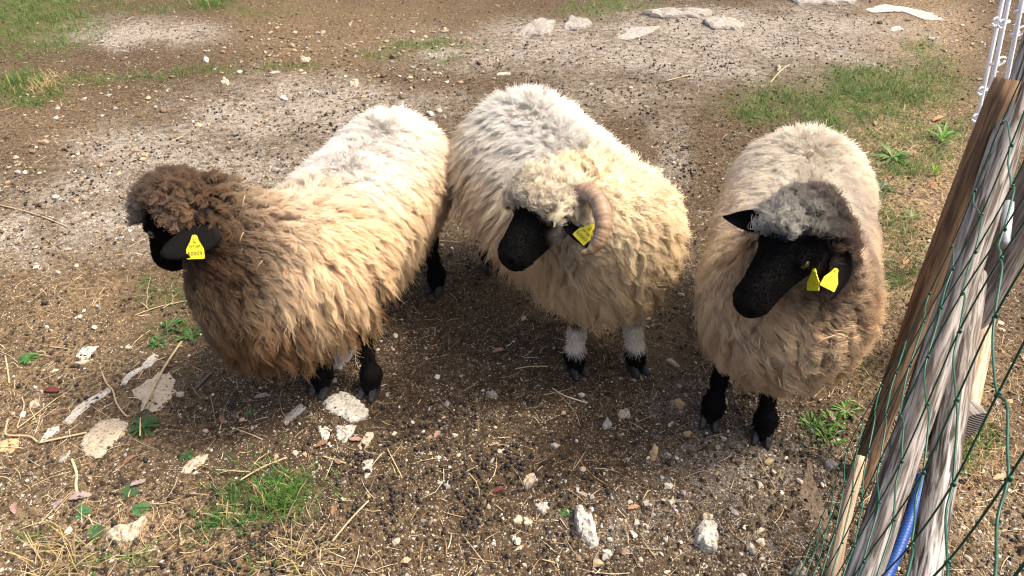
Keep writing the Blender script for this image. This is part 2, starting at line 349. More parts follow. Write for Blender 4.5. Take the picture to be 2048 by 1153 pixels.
def pal(n, cols, wts, seed, v=.15):
    rr = np.random.default_rng(seed); cols = np.array(cols); w_ = np.array(wts)/sum(wts)
    return (cols[rr.choice(len(cols), n, p=w_)]*(1+rr.normal(0, v, (n, 1)))).clip(.01, .85)
GRV = [(.47, .43, .37), (.38, .325, .25), (.31, .23, .14), (.24, .23, .21), (.13, .096, .064), (.065, .047, .031)]
ROCKY = [(680, 110, 260, 60, 1), (760, 190, 120, 30, .8), (560, 60, 160, 30, .5), (150, 330, 200, 60, .4), (1900, 60, 100, 60, .6), (300, 200, 300, 40, .4)]
pd = lambda X, Y: np.clip((fbm(X*5, Y*5, 91, 4)-.25)*3.2, .15, 1.2)*.25 + .75*np.clip(pmask(X, Y, PALE), 0, 1)*1.0 - .2*np.clip(pmask(X, Y, MOSS, .6, 9), 0, 1)
P = scatter(92000, pd, 1); n = len(P)
bits('fine_gravel', P, np.random.default_rng(2).lognormal(-6.25, .36, n).clip(.0010, .0055), pal(n, GRV, [2, 2.6, 2.2, 2, 3, 3], 3), 'oct', label='fine pale gravel strewn over the whole yard', cat='gravel')
P = scatter(3200, pd, 4); n = len(P)
bits('coarse_gravel', P, np.random.default_rng(5).lognormal(-5.3, .40, n).clip(.003, .013), pal(n, GRV, [1.8, 3, 2.4, 1.8, 2.4, 1.5], 6), 'ico', label='coarser cream and grey gravel lying loose on the soil', cat='gravel', seed=8)
P = scatter(1100, lambda X, Y: np.clip(pmask(X, Y, ROCKY, .5, 61), 0, 1), 60); n = len(P)
bits('small_stones', P, np.random.default_rng(61).lognormal(-4.7, .45, n).clip(.004, .024), pal(n, [(.33, .265, .19), (.25, .19, .12), (.30, .28, .25), (.13, .093, .06)], [2, 2, 2, 4], 62), 'ico', flat=.55, label='small tan and grey stones in the trampled band at the top', cat='gravel', seed=63)
cl = lambda X, Y: .5*(.45 + np.clip(pmask(X, Y, DAMP_SHADE, .5, 21), 0, 1))*np.clip((fbm(X*8, Y*8, 88, 3)-.25)*3, .1, 1)
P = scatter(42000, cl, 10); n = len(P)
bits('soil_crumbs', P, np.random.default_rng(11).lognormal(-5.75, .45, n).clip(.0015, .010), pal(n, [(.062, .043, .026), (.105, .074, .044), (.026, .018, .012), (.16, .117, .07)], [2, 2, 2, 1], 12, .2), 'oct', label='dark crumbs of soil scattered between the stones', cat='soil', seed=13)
dn = lambda X, Y: np.clip((.05+.6*pmask(X, Y, DUNG, .6, 15)) * np.clip((fbm(X*9, Y*9, 77, 3)-.40)*6, .04, 1.6), 0, 1)
P = scatter(3100, dn, 20); n = len(P)
bits('sheep_droppings', P, np.random.default_rng(21).lognormal(-5.15, .17, n), pal(n, [(.016, .013, .012), (.03, .022, .017), (.05, .035, .024)], [3, 2, 1], 22), 'ico', flat=.85, jit=.07, sink=.1, mt=M['dung'], smooth=True, label='black pellet droppings scattered across the yard', cat='droppings', seed=23)

def strips(name, P, L, W, cols, seed, lift=.004, bend=.25, rise=.1, mt=None, label=None, cat=None, kind='stuff', nseg=3, ang=None, taper=.3, up=None):
    """thin curved blades (stalks, grass) as real strips; up = how steeply they stand"""
    rr = np.random.default_rng(seed); n = len(P); a = rr.uniform(0, 6.28, n) if ang is None else ang
    t = np.linspace(0, 1, nseg+1)
    cv = rr.normal(0, bend, n)
    upv = rr.uniform(.0, rise, n) if up is None else up
    aa = a[:, None] + cv[:, None]*(t-.5)[None]*2
    el = upv[:, None] - (t[None]*upv[:, None]*.9 if up is None else t[None]**1.5*rr.uniform(.2, 1.2, n)[:, None])
    st = (L/nseg)[:, None]
    dx, dy, dz = np.cos(aa)*np.cos(el)*st, np.sin(aa)*np.cos(el)*st, np.sin(el)*st
    X = P[:, :1] + np.concatenate([np.zeros((n, 1)), np.cumsum(dx[:, :-1], 1)], 1)
    Y = P[:, 1:2] + np.concatenate([np.zeros((n, 1)), np.cumsum(dy[:, :-1], 1)], 1)
    Z = gh(P[:, 0], P[:, 1])[:, None] + lift*rr.uniform(.3, 1.5, (n, 1)) + np.concatenate([np.zeros((n, 1)), np.cumsum(dz[:, :-1], 1)], 1)
    if up is None: Z = np.maximum(Z, gh(X, Y)+.002)
    ww = W[:, None]*(1-(1-taper)*t[None]**2)*.5
    sx, sy = -np.sin(aa)*ww, np.cos(aa)*ww; rz = ww*rr.uniform(-.6, .6, (n, 1))
    A = np.stack([X+sx, Y+sy, Z+rz], -1); B = np.stack([X, Y, Z+ww*.6], -1); C = np.stack([X-sx, Y-sy, Z-rz], -1)
    k = nseg+1; V = np.stack([A, B, C], 2).reshape(-1, 3)
    q = []
    for s in range(nseg):
        for c in range(2): q.append((s*3+c, s*3+c+1, (s+1)*3+c+1, (s+1)*3+c))
    F = (np.array(q)[None]+(np.arange(n)*k*3)[:, None, None]).reshape(-1, 4)
    o = mk(name, V, F, mt or M['straw'], smooth=True, col=np.repeat(cols, k*3, axis=0))
    return tag(o, label, cat, kind=kind)
sd_ = lambda X, Y: .16 + .6*pmask(X, Y, STRAWM, .5, 41)
P = scatter(3600, sd_, 30); n = len(P); rr = np.random.default_rng(31)
strips('straw_litter', P, rr.lognormal(-3.1, .5, n).clip(.012, .14), rr.uniform(.0012, .0030, n), pal(n, [(.43, .33, .19), (.32, .22, .12), (.5, .42, .29), (.17, .115, .07)], [3, 2, 1.2, 1.5], 32), 33, label='short bits of dry straw littering the yard', cat='straw')
db = lambda X, Y: np.clip(.9*pmask(X, Y, STRAWM[:2]+STRAWM[4:6], .5, 43)-.15, 0, 1)
P = scatter(5000, db, 34); n = len(P); rr = np.random.default_rng(35)
strips('dry_grass', P, rr.uniform(.015, .055, n), rr.uniform(.0012, .0026, n), pal(n, [(.42, .30, .15), (.30, .2, .1), (.5, .4, .22), (.2, .13, .07)], [2, 2, 1, 1.5], 36), 37, up=rr.uniform(.2, 1.3, n), label='withered straw coloured grass along the fence side', cat='dry grass')
gr_ = lambda X, Y: np.clip(1.15*pmask(X, Y, MOSS, .65, 9)-.22, 0, 1)*np.clip((fbm(X*11, Y*11, 5, 3)-.3)*4, 0, 1)
P = scatter(15000, gr_, 40); n = len(P); rr = np.random.default_rng(41)
strips('short_grass', P, rr.lognormal(-3.35, .35, n).clip(.015, .075), rr.uniform(.0014, .0032, n), pal(n, [(.06, .14, .016), (.095, .20, .025), (.035, .08, .012), (.13, .17, .04), (.25, .2, .09)], [3, 2.2, 2.5, 1, 1], 42, .25), 43, up=rr.uniform(.3, 1.35, n), mt=M['leaf'], label='thin green grass sprouting in patches on the soil', cat='grass')
P = scatter(3500, lambda X, Y: np.clip(1.1*pmask(X, Y, MOSS, .65, 9)-.15, 0, 1), 50); n = len(P); rr = np.random.default_rng(51)
bits('ground_cover', P, rr.uniform(.003, .008, n), pal(n, [(.05, .11, .02), (.08, .15, .03), (.035, .07, .02)], [2, 2, 1], 52), 'oct', flat=.25, jit=.2, mt=M['leaf'], label='tiny low green leaves hugging the soil', cat='ground cover', seed=53, zoff=.004)

# ---------------------------------------------------------------- signed distance modelling
def smin(a, b, k):
    h = np.clip(.5+.5*(b-a)/k, 0, 1); return b*(1-h)+a*h-k*h*(1-h)
def smax(a, b, k): return -smin(-a, -b, k)
def ell(p, c, r, Rm=None):
    q = p-np.asarray(c, np.float32)
    if Rm is not None: q = q@np.asarray(Rm, np.float32)
    r = np.asarray(r, np.float32); k0 = np.linalg.norm(q/r, axis=-1); k1 = np.linalg.norm(q/(r*r), axis=-1)+1e-9
    return k0*(k0-1)/k1
def cone(p, a, b, r1, r2):
    a = np.asarray(a, np.float32); b = np.asarray(b, np.float32); ab = b-a
    t = np.clip(((p-a)@ab)/(ab@ab), 0, 1)
    return np.linalg.norm(p-a-t[..., None]*ab, axis=-1)-(r1+(r2-r1)*t)
def surfnet(fn, lo, hi, h):
    lo = np.asarray(lo, float); n = np.ceil((np.asarray(hi)-lo)/h).astype(int)+1
    ax = [lo[k]+h*np.arange(n[k]) for k in range(3)]
    G = np.stack(np.meshgrid(*ax, indexing='ij'), -1).astype(np.float32)
    v = fn(G.reshape(-1, 3)).reshape(n)
    s = v < 0
    cs = [s[i:n[0]-1+i, j:n[1]-1+j, k:n[2]-1+k] for i in (0, 1) for j in (0, 1) for k in (0, 1)]
    tot = sum(c.astype(np.int8) for c in cs); act = (tot > 0) & (tot < 8)
    I = np.argwhere(act); acc = np.zeros((len(I), 3)); cnt = np.zeros(len(I))
    offs = [(i, j, k) for i in (0, 1) for j in (0, 1) for k in (0, 1)]
    for a in offs:
        for d in range(3):
            if a[d] == 1: continue
            b = list(a); b[d] = 1
            ia = I+np.array(a); ib = I+np.array(b)
            va = v[ia[:, 0], ia[:, 1], ia[:, 2]]; vb = v[ib[:, 0], ib[:, 1], ib[:, 2]]
            c = (va < 0) != (vb < 0); t = np.where(c, va/(va-vb+1e-12), 0)
            q = ia+t[:, None]*(ib-ia); acc += np.where(c[:, None], q, 0); cnt += c
    V = lo+h*acc/cnt[:, None]
    num = -np.ones(np.array(n)-1, int); num[act] = np.arange(len(I))
    Fs = []
    for d in range(3):
        e1, e2 = [(1, 2), (2, 0), (0, 1)][d]
        sl0 = [slice(None)]*3; sl1 = [slice(None)]*3; sl0[d] = slice(0, -1); sl1[d] = slice(1, None)
        ch = s[tuple(sl0)] != s[tuple(sl1)]; E_ = np.argwhere(ch)
        ok = (E_[:, e1] > 0) & (E_[:, e2] > 0) & (E_[:, e1] < n[e1]-1) & (E_[:, e2] < n[e2]-1); E_ = E_[ok]
        def nb(o1, o2):
            q = E_.copy(); q[:, e1] += o1; q[:, e2] += o2; return num[q[:, 0], q[:, 1], q[:, 2]]
        Q = np.stack([nb(-1, -1), nb(0, -1), nb(0, 0), nb(-1, 0)], -1)
        fl = ~s[E_[:, 0], E_[:, 1], E_[:, 2]]; Q[fl] = Q[fl][:, ::-1]; Fs.append(Q)
    return V, np.concatenate(Fs)
def vnormals(V, F):
    n = np.cross(V[F[:, 2]]-V[F[:, 0]], V[F[:, 3]]-V[F[:, 1]]); N_ = np.zeros_like(V)
    for k in range(4): np.add.at(N_, F[:, k], n)
    return norm(N_)
def sample_surface(V, F, Nn, n, rr, mask=None):
    A = np.linalg.norm(np.cross(V[F[:, 2]]-V[F[:, 0]], V[F[:, 3]]-V[F[:, 1]]), axis=1)
    if mask is not None: A = A*mask[F].mean(1)
    f = F[rr.choice(len(F), n, p=A/A.sum())]; u = rr.random((n, 1)); w_ = rr.random((n, 1))
    def bl(X): return (X[f[:, 0]]*(1-u)+X[f[:, 1]]*u)*(1-w_)+(X[f[:, 3]]*(1-u)+X[f[:, 2]]*u)*w_
    return bl(V), norm(bl(Nn))

# ---------------------------------------------------------------- wool: hair curves grown lock by lock
def hair_object(name, P, rad, col, mt, parent, lay=None):
    n, K, _ = P.shape
    cu = bpy.data.hair_curves.new(name); cu.add_curves([K]*n)
    o0 = np.array(parent.location)
    cu.attributes['position'].data.foreach_set('vector', (P.reshape(-1, 3)-o0).astype(np.float32).ravel())
    a = cu.attributes.get('radius') or cu.attributes.new('radius', 'FLOAT', 'POINT'); a.data.foreach_set('value', rad.astype(np.float32).ravel())
    c = cu.attributes.new('col', 'FLOAT_COLOR', 'POINT')
    c4 = np.concatenate([col.reshape(-1, 3), np.ones((n*K, 1))], 1).astype(np.float32); c.data.foreach_set('color', c4.ravel())
    if lay is not None:
        v = cu.attributes.new('lay', 'FLOAT_VECTOR', 'POINT'); v.data.foreach_set('vector', np.repeat(lay, K, axis=0).astype(np.float32).ravel())
    cu.materials.append(mt)
    o = bpy.data.objects.new(name, cu); COL.objects.link(o); o.parent = parent
    return o
def rbf(ctrl, P):
    C = np.array([c[0] for c in ctrl], float); S = np.array([c[1] for c in ctrl]); D = np.array([c[2] for c in ctrl], float)
    d2 = ((P[:, None]-C[None])**2).sum(-1)/(S*S)
    w_ = np.exp(-d2*.5)+1e-5/(1+d2); return (w_@D)/w_.sum(1, keepdims=True)
def grow(roots, nrm, par, back, rr, per=14, K=9, rk=1.0, zmin=.275):
    """roots: one per lock. par columns: 0-2 root colour, 3-5 tip colour, 6 length, 7 stand-up, 8 clumping, 9 wave, 10 lock radius"""
    n = len(roots); t = np.linspace(0, 1, K)
    L = par[:, 6]*rr.normal(1, .11, n).clip(.6, 1.4)
    L = np.minimum(L, np.maximum(.04, (roots[:, 2]-zmin)*1.15+.03))
    g = np.array([0, 0, -1.]); gd = nrm@g
    gt = g[None]-np.minimum(gd, 0)[:, None]*nrm
    rnd = rr.normal(0, 1, (n, 3)); rnd -= (rnd*nrm).sum(1)[:, None]*nrm
    st = par[:, 7][:, None]
    pos = np.zeros((n, K, 3)); pos[:, 0] = roots - nrm*.004
    for k in range(1, K):
        tt = t[k]
        d = nrm*(st*(1-tt)+.10)+gt*(1.25-st)*min(1, tt*2.2+.25)+back*(.45*np.maximum(st-.25, 0))+rnd*(.035+.06*st)
        pos[:, k] = pos[:, k-1]+norm(d)*(L/(K-1))[:, None]
    e1 = norm(np.cross(nrm, rr.normal(0, 1, (n, 3)))); T = norm(pos[:, -1]-pos[:, 0]); e2 = norm(np.cross(T, e1)); e1 = np.cross(e2, T)
    phs = rr.uniform(0, 6.28, n); fr = rr.uniform(1.3, 2.6, n)
    wv = par[:, 9]*rr.uniform(.5, 1.5, n)
    # strands
    m = n*per; i = np.repeat(np.arange(n), per)
    tan1 = norm(np.cross(nrm, np.array([.3, .2, .93]))); tan2 = np.cross(nrm, tan1)
    rad = np.sqrt(rr.random(m))*par[i, 10]*rr.uniform(.7, 1.35, n)[i]; an = rr.uniform(0, 6.28, m)
    off = tan1[i]*(rad*np.cos(an))[:, None]+tan2[i]*(rad*np.sin(an))[:, None]
    cf = (par[i, 8]+rr.normal(0, .10, m)).clip(0, .96); stray = rr.random(m) < .10; cf = np.where(stray, cf*.3, cf)
    ls = rr.normal(1, .10, m).clip(.6, 1.3)
    ph2 = phs[i]+rr.normal(0, .18, m)
    P = np.zeros((m, K, 3)); C = np.zeros((m, K, 3)); Rd = np.zeros((m, K))
    sc = rr.normal(1, .07, (m, 1)); tint = rr.normal(0, .010, (n, 3))[i]; lk = rr.normal(1, .09, n)[i][:, None]
    jit = rr.normal(0, .0016, (m, 3))
    for k in range(K):
        tt = t[k]*ls
        ki = np.clip(tt*(K-1), 0, K-1.001); k0 = ki.astype(int); fq = (ki-k0)[:, None]
        cen = pos[i, k0]*(1-fq)+pos[i, k0+1]*fq
        ext = np.maximum(tt-1, 0)[:, None]*L[i][:, None]*T[i]
        w_ = 1-cf*np.minimum(1, (t[k]*1.7))**.8*(1-.25*max(0, t[k]-.85)/.15)
        a = 6.283*fr[i]*t[k]+ph2; amp = (wv[i]*min(1, t[k]*1.6))
        P[:, k] = cen+ext+off*w_[:, None]+e1[i]*(amp*np.sin(a))[:, None]+e2[i]*(amp*np.cos(a)*.7)[:, None]+jit*t[k]*2*(1+np.sin(9*t[k]+an))[:, None]
        mixf = t[k]**1.2
        C[:, k] = ((par[i, 0:3]*(1-mixf)+par[i, 3:6]*mixf)*sc*lk*(1+tint)).clip(.004, .93)
        Rd[:, k] = (1-.7*t[k]**1.6)
    return P, Rd*(np.float64(.00082)*rk*rr.uniform(.7, 1.3, (m, 1))), C, nrm[i]

# ---------------------------------------------------------------- the sheep
def head_sdf(p):
    d = ell(p, (0, 0, 0), (.080, .060, .066))
    d = smin(d, cone(p, (.03, 0, -.004), (.170, 0, -.030), .055, .0385), .03)
    d = smin(d, cone(p, (.035, 0, .032), (.165, 0, .000), .030, .024), .02)
    d = smin(d, ell(p, (.188, 0, -.030), (.034, .036, .036)), .02)
    d = smin(d, ell(p, (.182, 0, -.052), (.030, .028, .022)), .012)
    for s in (-1, 1):
        d = smin(d, cone(p, (.0, s*.030, -.048), (.150, s*.008, -.054), .034, .022), .025)
        d = smin(d, ell(p, (.015, s*.038, -.030), (.055, .026, .050)), .02)
        d = smin(d, ell(p, (.052, s*.046, .026), (.030, .014, .012)), .012)
        d = smax(d, -ell(p, (.066, s*.060, .010), (.017, .012, .011)), .008)
        d = smax(d, -ell(p, (.213, s*.017, -.022), (.012, .0055, .0075), None), .005)
    q = np.abs(p[:, 2]+.050+.12*(p[:, 0]-.19)*0)-.0016
    mouth = np.maximum(q, .155-p[:, 0])
    return smax(d, -np.maximum(mouth, -(d+.006)), .003)
def ear_mesh(base, dirv, face, ln, wd, fold=.35, droop=(0, 0, 0), point=False):
    """leaf-shaped ear shell: dirv along the ear, face = direction its hollow looks at"""
    x = norm(dirv); z = norm(face-x*np.dot(face, x)); y = np.cross(z, x); nu, nv = 12, 9; A, B = [], []
    dr = np.asarray(droop, float)
    for i in range(nu+1):
        u = i/nu; w_ = wd*.5*(max(.05, math.sin(math.pi*(u*.80+.2)**1.0)**.9 if u < 1 else .05)*1.02 if point else max(.06, (math.sin(math.pi*min(1, u*.84+.13))**.6))*(1-.12*u))
        for j in range(nv):
            v = -1+2*j/(nv-1)
            c = base+x*ln*u+dr*u*u+y*w_*v-z*(fold*wd*(1-v*v)*(1-.55*u))
            th = .0028*(1-.6*abs(v))
            A.append(c+z*th); B.append(c-z*th)
    n = len(A); F = []
    for i in range(nu):
        for j in range(nv-1):
            a = i*nv+j; F.append((a, a+1, a+nv+1, a+nv)); F.append((n+a, n+a+nv, n+a+nv+1, n+a+1))
        for j in (0, nv-1):
            a = i*nv+j; F.append((a, a+nv, n+a+nv, n+a) if j == 0 else (a, n+a, n+a+nv, a+nv))
    for j in range(nv-1):
        a = nu*nv+j; F.append((a, a+1, n+a+1, n+a)); F.append((j, n+j, n+j+1, j+1))
    return np.array(A+B), np.array(F)
def hoof_mesh(c, fwd, s=1.0):
    """a cloven hoof: two pointed claws side by side"""
    f = norm([fwd[0], fwd[1], 0]); l = np.array([-f[1], f[0], 0]); parts = []
    for sd_ in (-1, 1):
        V, F = [], []
        prof = [(-.030, .8, .022), (-.014, 1.0, .034), (.006, 1.0, .036), (.024, .86, .026), (.040, .45, .011)]
        for x, w_, h in prof:
            for (yy, zz) in ((-.0135, 0), (.0135, 0), (.0125, .6), (.007, 1), (-.007, 1), (-.0125, .6)):
                V.append(c+s*(f*x+l*(yy*w_+sd_*(.0150+x*.10))+np.array([0, 0, zz*h])))
        m = 6
        for k in range(len(prof)-1):
            for j in range(m): F.append((k*m+j, k*m+(j+1) % m, (k+1)*m+(j+1) % m, (k+1)*m+j))
        F += [tuple(range(m))[::-1], tuple((len(prof)-1)*m+j for j in range(m))]
        parts.append((np.array(V), F))
    return join(parts)
def text_mesh(s, size):
    cu = bpy.data.curves.new('t', 'FONT'); cu.body = s; cu.size = size; cu.align_x = 'CENTER'; cu.align_y = 'CENTER'; cu.extrude = .0002; cu.resolution_u = 2
    ob = bpy.data.objects.new('t', cu); COL.objects.link(ob); dg = bpy.context.evaluated_depsgraph_get()
    me = bpy.data.meshes.new_from_object(ob.evaluated_get(dg)); V = np.array([v.co[:] for v in me.vertices]); F = [tuple(p.vertices) for p in me.polygons]
    bpy.data.objects.remove(ob); bpy.data.curves.remove(cu); bpy.data.meshes.remove(me); return V, F
def ear_tag(parent, top, down, face, lines, size=.052):
    """yellow flag tag: round eyelet on top, shoulders, square foot; printed lines on its face"""
    y = -norm(down); z = norm(face-y*np.dot(face, y)); x = np.cross(y, z); o = np.asarray(top, float)
    pr = [(.0065*math.cos(a), .0065*math.sin(a)) for a in np.linspace(math.pi*1.0, 0, 7)]
    out = pr+[(.0085, -.006), (.0185, -.024), (.0195, -.043), (.0180, -.0455), (-.0180, -.0455), (-.0195, -.043), (-.0185, -.024), (-.0085, -.006)]
    k = size/.052; n = len(out); V = [o+k*(x*a+y*b)+z*s*.0011 for s in (1, -1) for a, b in out]
    F = [tuple(range(n))[::-1], tuple(n+i for i in range(n))]+[(i, (i+1) % n, n+(i+1) % n, n+i) for i in range(n)]
    t = mk('ear_tag', V, F, M['tag'], parent, smooth=False)
    parts = []
    for s, yy, sz in lines:
        tv, tf = text_mesh(s, sz*k)
        if len(tv): parts.append((o+tv[:, :1]*x+(tv[:, 1:2]+yy*k)*y+(tv[:, 2:3]+.0016)*z, tf))
    if parts:
        V, F = join(parts); mk('lettering', V, F, M['ink'], t, smooth=False)
    a = np.linspace(0, 6.283, 10, endpoint=False)
    V = [o+k*.0032*(x*math.cos(q)+y*math.sin(q))+z*h for h in (.0012, .003) for q in a]
    mk('stud', V, [tuple(range(10, 20))]+[(i, (i+1) % 10, 10+(i+1) % 10, 10+i) for i in range(10)], M['tag'], t, smooth=False)
    return t

BLK = np.array([.0052, .0048, .0047])
def build_sheep(S):
    rr = np.random.default_rng(S['seed'])
    base = np.array([*S['base'], 0.]); root = empty('sheep', base)
    root['label'] = S['label']; root['category'] = 'sheep'; root['group'] = 'sheep standing in the yard'
    rear, front, hc = np.array(S['rear'])+[0, 0, .018], np.array(S['front'])+[0, 0, .018], np.array(S['head'])
    fw = norm(S['fwd']); lf = norm(S['left']-fw*np.dot(S['left'], fw)); upv = np.cross(fw, lf); hs = S['hs']
    HM = np.stack([fw, lf, upv], 0)                                   # world = local @ HM + hc
    hsv = np.array([S.get('hl', 1.0), 1, 1])*hs
    toL = lambda p: ((p-hc)@HM.T)/hsv
    toW = lambda q: (np.asarray(q, float)*hsv)@HM+hc
    mid = (rear+front)/2; ad = norm((front-rear)*[1, 1, 0]); lat = np.array([-ad[1], ad[0], 0])
    rB, rM, rF = S['rad']; poll = toW((-.03, 0, -.01)); nb = front+np.array([0, 0, .06])+ad*.06
    Rb = np.stack([ad, lat, [0, 0, 1]], 1)
    def torso(p):
        d = ell(p, rear, (rB*1.05, rB, rB*.90), Rb)
        d = smin(d, ell(p, mid, (np.linalg.norm(front-rear)*.55, rM, rM*.88), Rb), .10)
        d = smin(d, ell(p, front, (rF*1.0, rF, rF*.90), Rb), .10)
        for bc, br in S.get('bulge', []): d = smin(d, ell(p, bc, br), .09)
        d = smin(d, cone(p, nb, poll*.75+nb*.25, S['neck'][0], S['neck'][1]), .07)
        d = smin(d, cone(p, poll*.75+nb*.25, poll, S['neck'][1], .055*hs), .05)
        return d
    pts = np.stack([rear, front, hc]); lo = pts.min(0)-.32; hi = pts.max(0)+.32; lo[2] = .1
    TV, TF = surfnet(torso, lo, hi, .016); TN = vnormals(TV, TF)
    HVl, HF = surfnet(head_sdf, (-.12, -.10, -.12), (.24, .10, .10), .0048); HV = toW(HVl); HN = vnormals(HV, HF)
    parts = [(TV, TF), (HV, HF)]
    ctrl = S['ctrl'](dict(rear=rear, front=front, mid=mid, ad=ad, lat=lat, toW=toW, nb=nb, poll=poll))
    par_t = rbf(ctrl, TV); cols = [par_t[:, 0:3]*.8]
    # head colour: black face, wool-coloured crown
    crown = S['crown'](HVl); hp = rbf(ctrl, HV)
    face = S.get('facecol', lambda q: np.tile(BLK, (len(q), 1)))(HVl)
    cols.append(face*(1-crown[:, None])+hp[:, :3]*crown[:, None]*.7)
    for e in S['ears']:
        V, F = ear_mesh(e['wbase'] if 'wbase' in e else toW(e['base']), e['dir'], e['face'], e['len'], e['wid'], e.get('fold', .3), e.get('droop', (0, 0, 0)), e.get('point', False))
        parts.append((V, F)); cols.append(np.tile(BLK*1.15, (len(V), 1)))
    legV = []
    for L in S['legs']:
        h = np.array([*L['hoof'], float(gh(*L['hoof']))]); top = np.array(L['top'])
        kn = h*.46+top*.54+np.array(L.get('bend', (0, 0, 0)))*1.0; fet = h+np.array([0, 0, .062])-ad*.006
        kn[2] = L.get('kz', .20); kn[:2] = h[:2]*.55+top[:2]*.45+np.array(L.get('bend', (0, 0, 0)))[:2]
        can = fet*.5+kn*.5
        def leg(p):
            d = cone(p, top, kn, .050, .030)
            d = smin(d, ell(p, kn, (.029, .029, .038)), .02)
            d = smin(d, cone(p, kn, can, .026, .0215), .015); d = smin(d, cone(p, can, fet, .0215, .025), .015)
            d = smin(d, ell(p, fet, (.031, .031, .028)), .02); d = smin(d, ell(p, fet-ad*.026-np.array([0, 0, .004]), (.014, .022, .014)), .012)
            d = smin(d, cone(p, fet, h+np.array([0, 0, .026])+ad*.008, .027, .029), .015); return d
        b = np.stack([h, top, kn]); V, F = surfnet(leg, b.min(0)-.075, b.max(0)+.06, .0075)
        parts.append((V, F)); c = L['col'](V-h, rr); cols.append(c); legV.append((V, F, c))
        hv, hf = hoof_mesh(h+ad*.012, ad, 1.05); mk('hoof', hv, hf, M['hoof'], root, smooth=False)
    Vs, Fs, n = [], [], 0
    for V, F in parts: Vs.append(V); Fs.append(np.asarray(F)+n); n += len(V)
    mk('body', np.concatenate(Vs), np.concatenate(Fs), M['hide'], root, col=np.concatenate(cols))
    for s in (-1, 1):
        c = toW((.062, s*.0500, .0105)); u = np.linspace(0, np.pi, 9); v = np.linspace(0, 2*np.pi, 13)[:-1]
        V = [c+.0135*hs*np.array([math.sin(a)*math.cos(b), math.sin(a)*math.sin(b), math.cos(a)]) for a in u for b in v]
        F = [(i*12+j, (i+1)*12+j, (i+1)*12+(j+1) % 12, i*12+(j+1) % 12) for i in range(8) for j in range(12)]
        mk('eye', V, F, M['eye'], root)
    # fleece on trunk and neck; none inside the head
    inH = head_sdf(toL(TV).astype(np.float32))
    dens = np.where(inH < .004, 0., 1.)*np.clip((TV[:, 2]-.14)/.05, 0, 1)
    dens *= np.where((inH < S.get('clear', .014)) & (toL(TV)[:, 0] > -.02), 0, 1)
    RP, RN = sample_surface(TV, TF, TN, S['locks'], rr, dens*(1.25-1.06*np.clip((par_t[:, 8]-.4)/.48, 0, 1)))
    par = rbf(ctrl, RP)
    wf = np.clip((par[:, 8]-.35)/.3, 0, 1)[:, None]; par[:, 0:3] *= 1+wf*np.array([.08, .025, -.09]); par[:, 3:6] *= 1+wf*np.array([.08, .025, -.09])
    par[:, 8] *= S.get('clumpk', 1); par[:, 10] *= S.get('lockk', 1)
    for c_, sg, colr, pr in S.get('streaks', []):
        pk = rr.random(len(RP)) < pr*np.exp(-((RP-c_)**2).sum(1)/(2*sg*sg)); f_ = rr.uniform(.4, .9, (pk.sum(), 1)); par[pk, 3:6] = par[pk, 3:6]*(1-f_)+np.array(colr)*f_; par[pk, 0:3] = par[pk, 0:3]*(1-f_*.6)+np.array(colr)*f_*.6
    back = np.tile(-ad, (len(RP), 1)) if 'flow' not in S else S['flow'](RP)
    P, Rd, C, LY = grow(RP, RN, par, back, rr, per=S.get('per', 27), zmin=S.get('zmin', .275))
    S['pts'] = P[::5, ::2].reshape(-1, 3)
    if not NOHAIR: hair_object('fleece', P, Rd, C, M['wool'], root, LY)
    # head wool
    RP, RN = sample_surface(HV, HF, HN, S['hlocks'], rr, np.clip(crown, 0, 1)**2)
    par = rbf(ctrl, RP); par[:, 6] *= S.get('hlen', 1.0)
    bk = np.tile(norm(-fw*.3+upv*.2), (len(RP), 1)) if 'hflow' not in S else S['hflow'](RP, fw, lf, upv)
    P, Rd, C, LY = grow(RP, RN, par, bk, rr, per=S.get('hper', 45), K=10, zmin=0)
    if not NOHAIR: hair_object('head_wool', P, Rd, C, M['wool'], root, LY)
    # short fur on the face and the legs
    keep = np.clip(1-crown*1.2, 0, 1)*np.where(HVl[:, 0] > .20, .3, 1)*np.where(np.hypot(HVl[:, 0]-.062, HVl[:, 2]-.0105) < .017, .0, 1); RP, RN = sample_surface(HV, HF, HN, 9000, rr, keep)
    fl = norm(RN*.45-fw*.9+rr.normal(0, .15, RP.shape)); ln = rr.uniform(.005, .010, (len(RP), 1))*hs
    fc = S.get('facecol', lambda q: np.tile(BLK, (len(q), 1)))(toL(RP))
    PP = [np.stack([RP-RN*.001, RP+fl*ln*.5+RN*ln*.1, RP+fl*ln], 1)]; CC = [np.repeat(fc[:, None], 3, 1)*rr.uniform(.8, 1.25, (len(RP), 1, 1))]
    for V, F, c in legV:
        N_ = vnormals(V, np.asarray(F)); k = np.clip((V[:, 2]-.02)/.02, 0, 1)
        RP, RN = sample_surface(V, np.asarray(F), N_, 5000, rr, k)
        lum = c.mean(1); 
        j = np.argmin(np.abs(RP[:600, None, 2]-V[None, ::7, 2]), 1)
        cc = S['legfur'](RP, V, c, rr)
        ln = np.where(cc.mean(1) > .15, rr.uniform(.010, .020, len(RP)), rr.uniform(.004, .008, len(RP)))[:, None]
        d = norm(RN*.55+np.array([0, 0, -.75])+rr.normal(0, .16, RP.shape))
        PP.append(np.stack([RP-RN*.001, RP+d*ln*.5+RN*ln*.12, RP+d*ln], 1)); CC.append(np.repeat(cc[:, None], 3, 1)*rr.uniform(.7, 1.4, (len(RP), 1, 1)))
    P = np.concatenate(PP); C = np.concatenate(CC).clip(.003, .8)
    if not NOHAIR: hair_object('short_fur', P, np.tile(np.array([.0007, .0006, .00025]), (len(P), 1)), C, M['fur'], root)
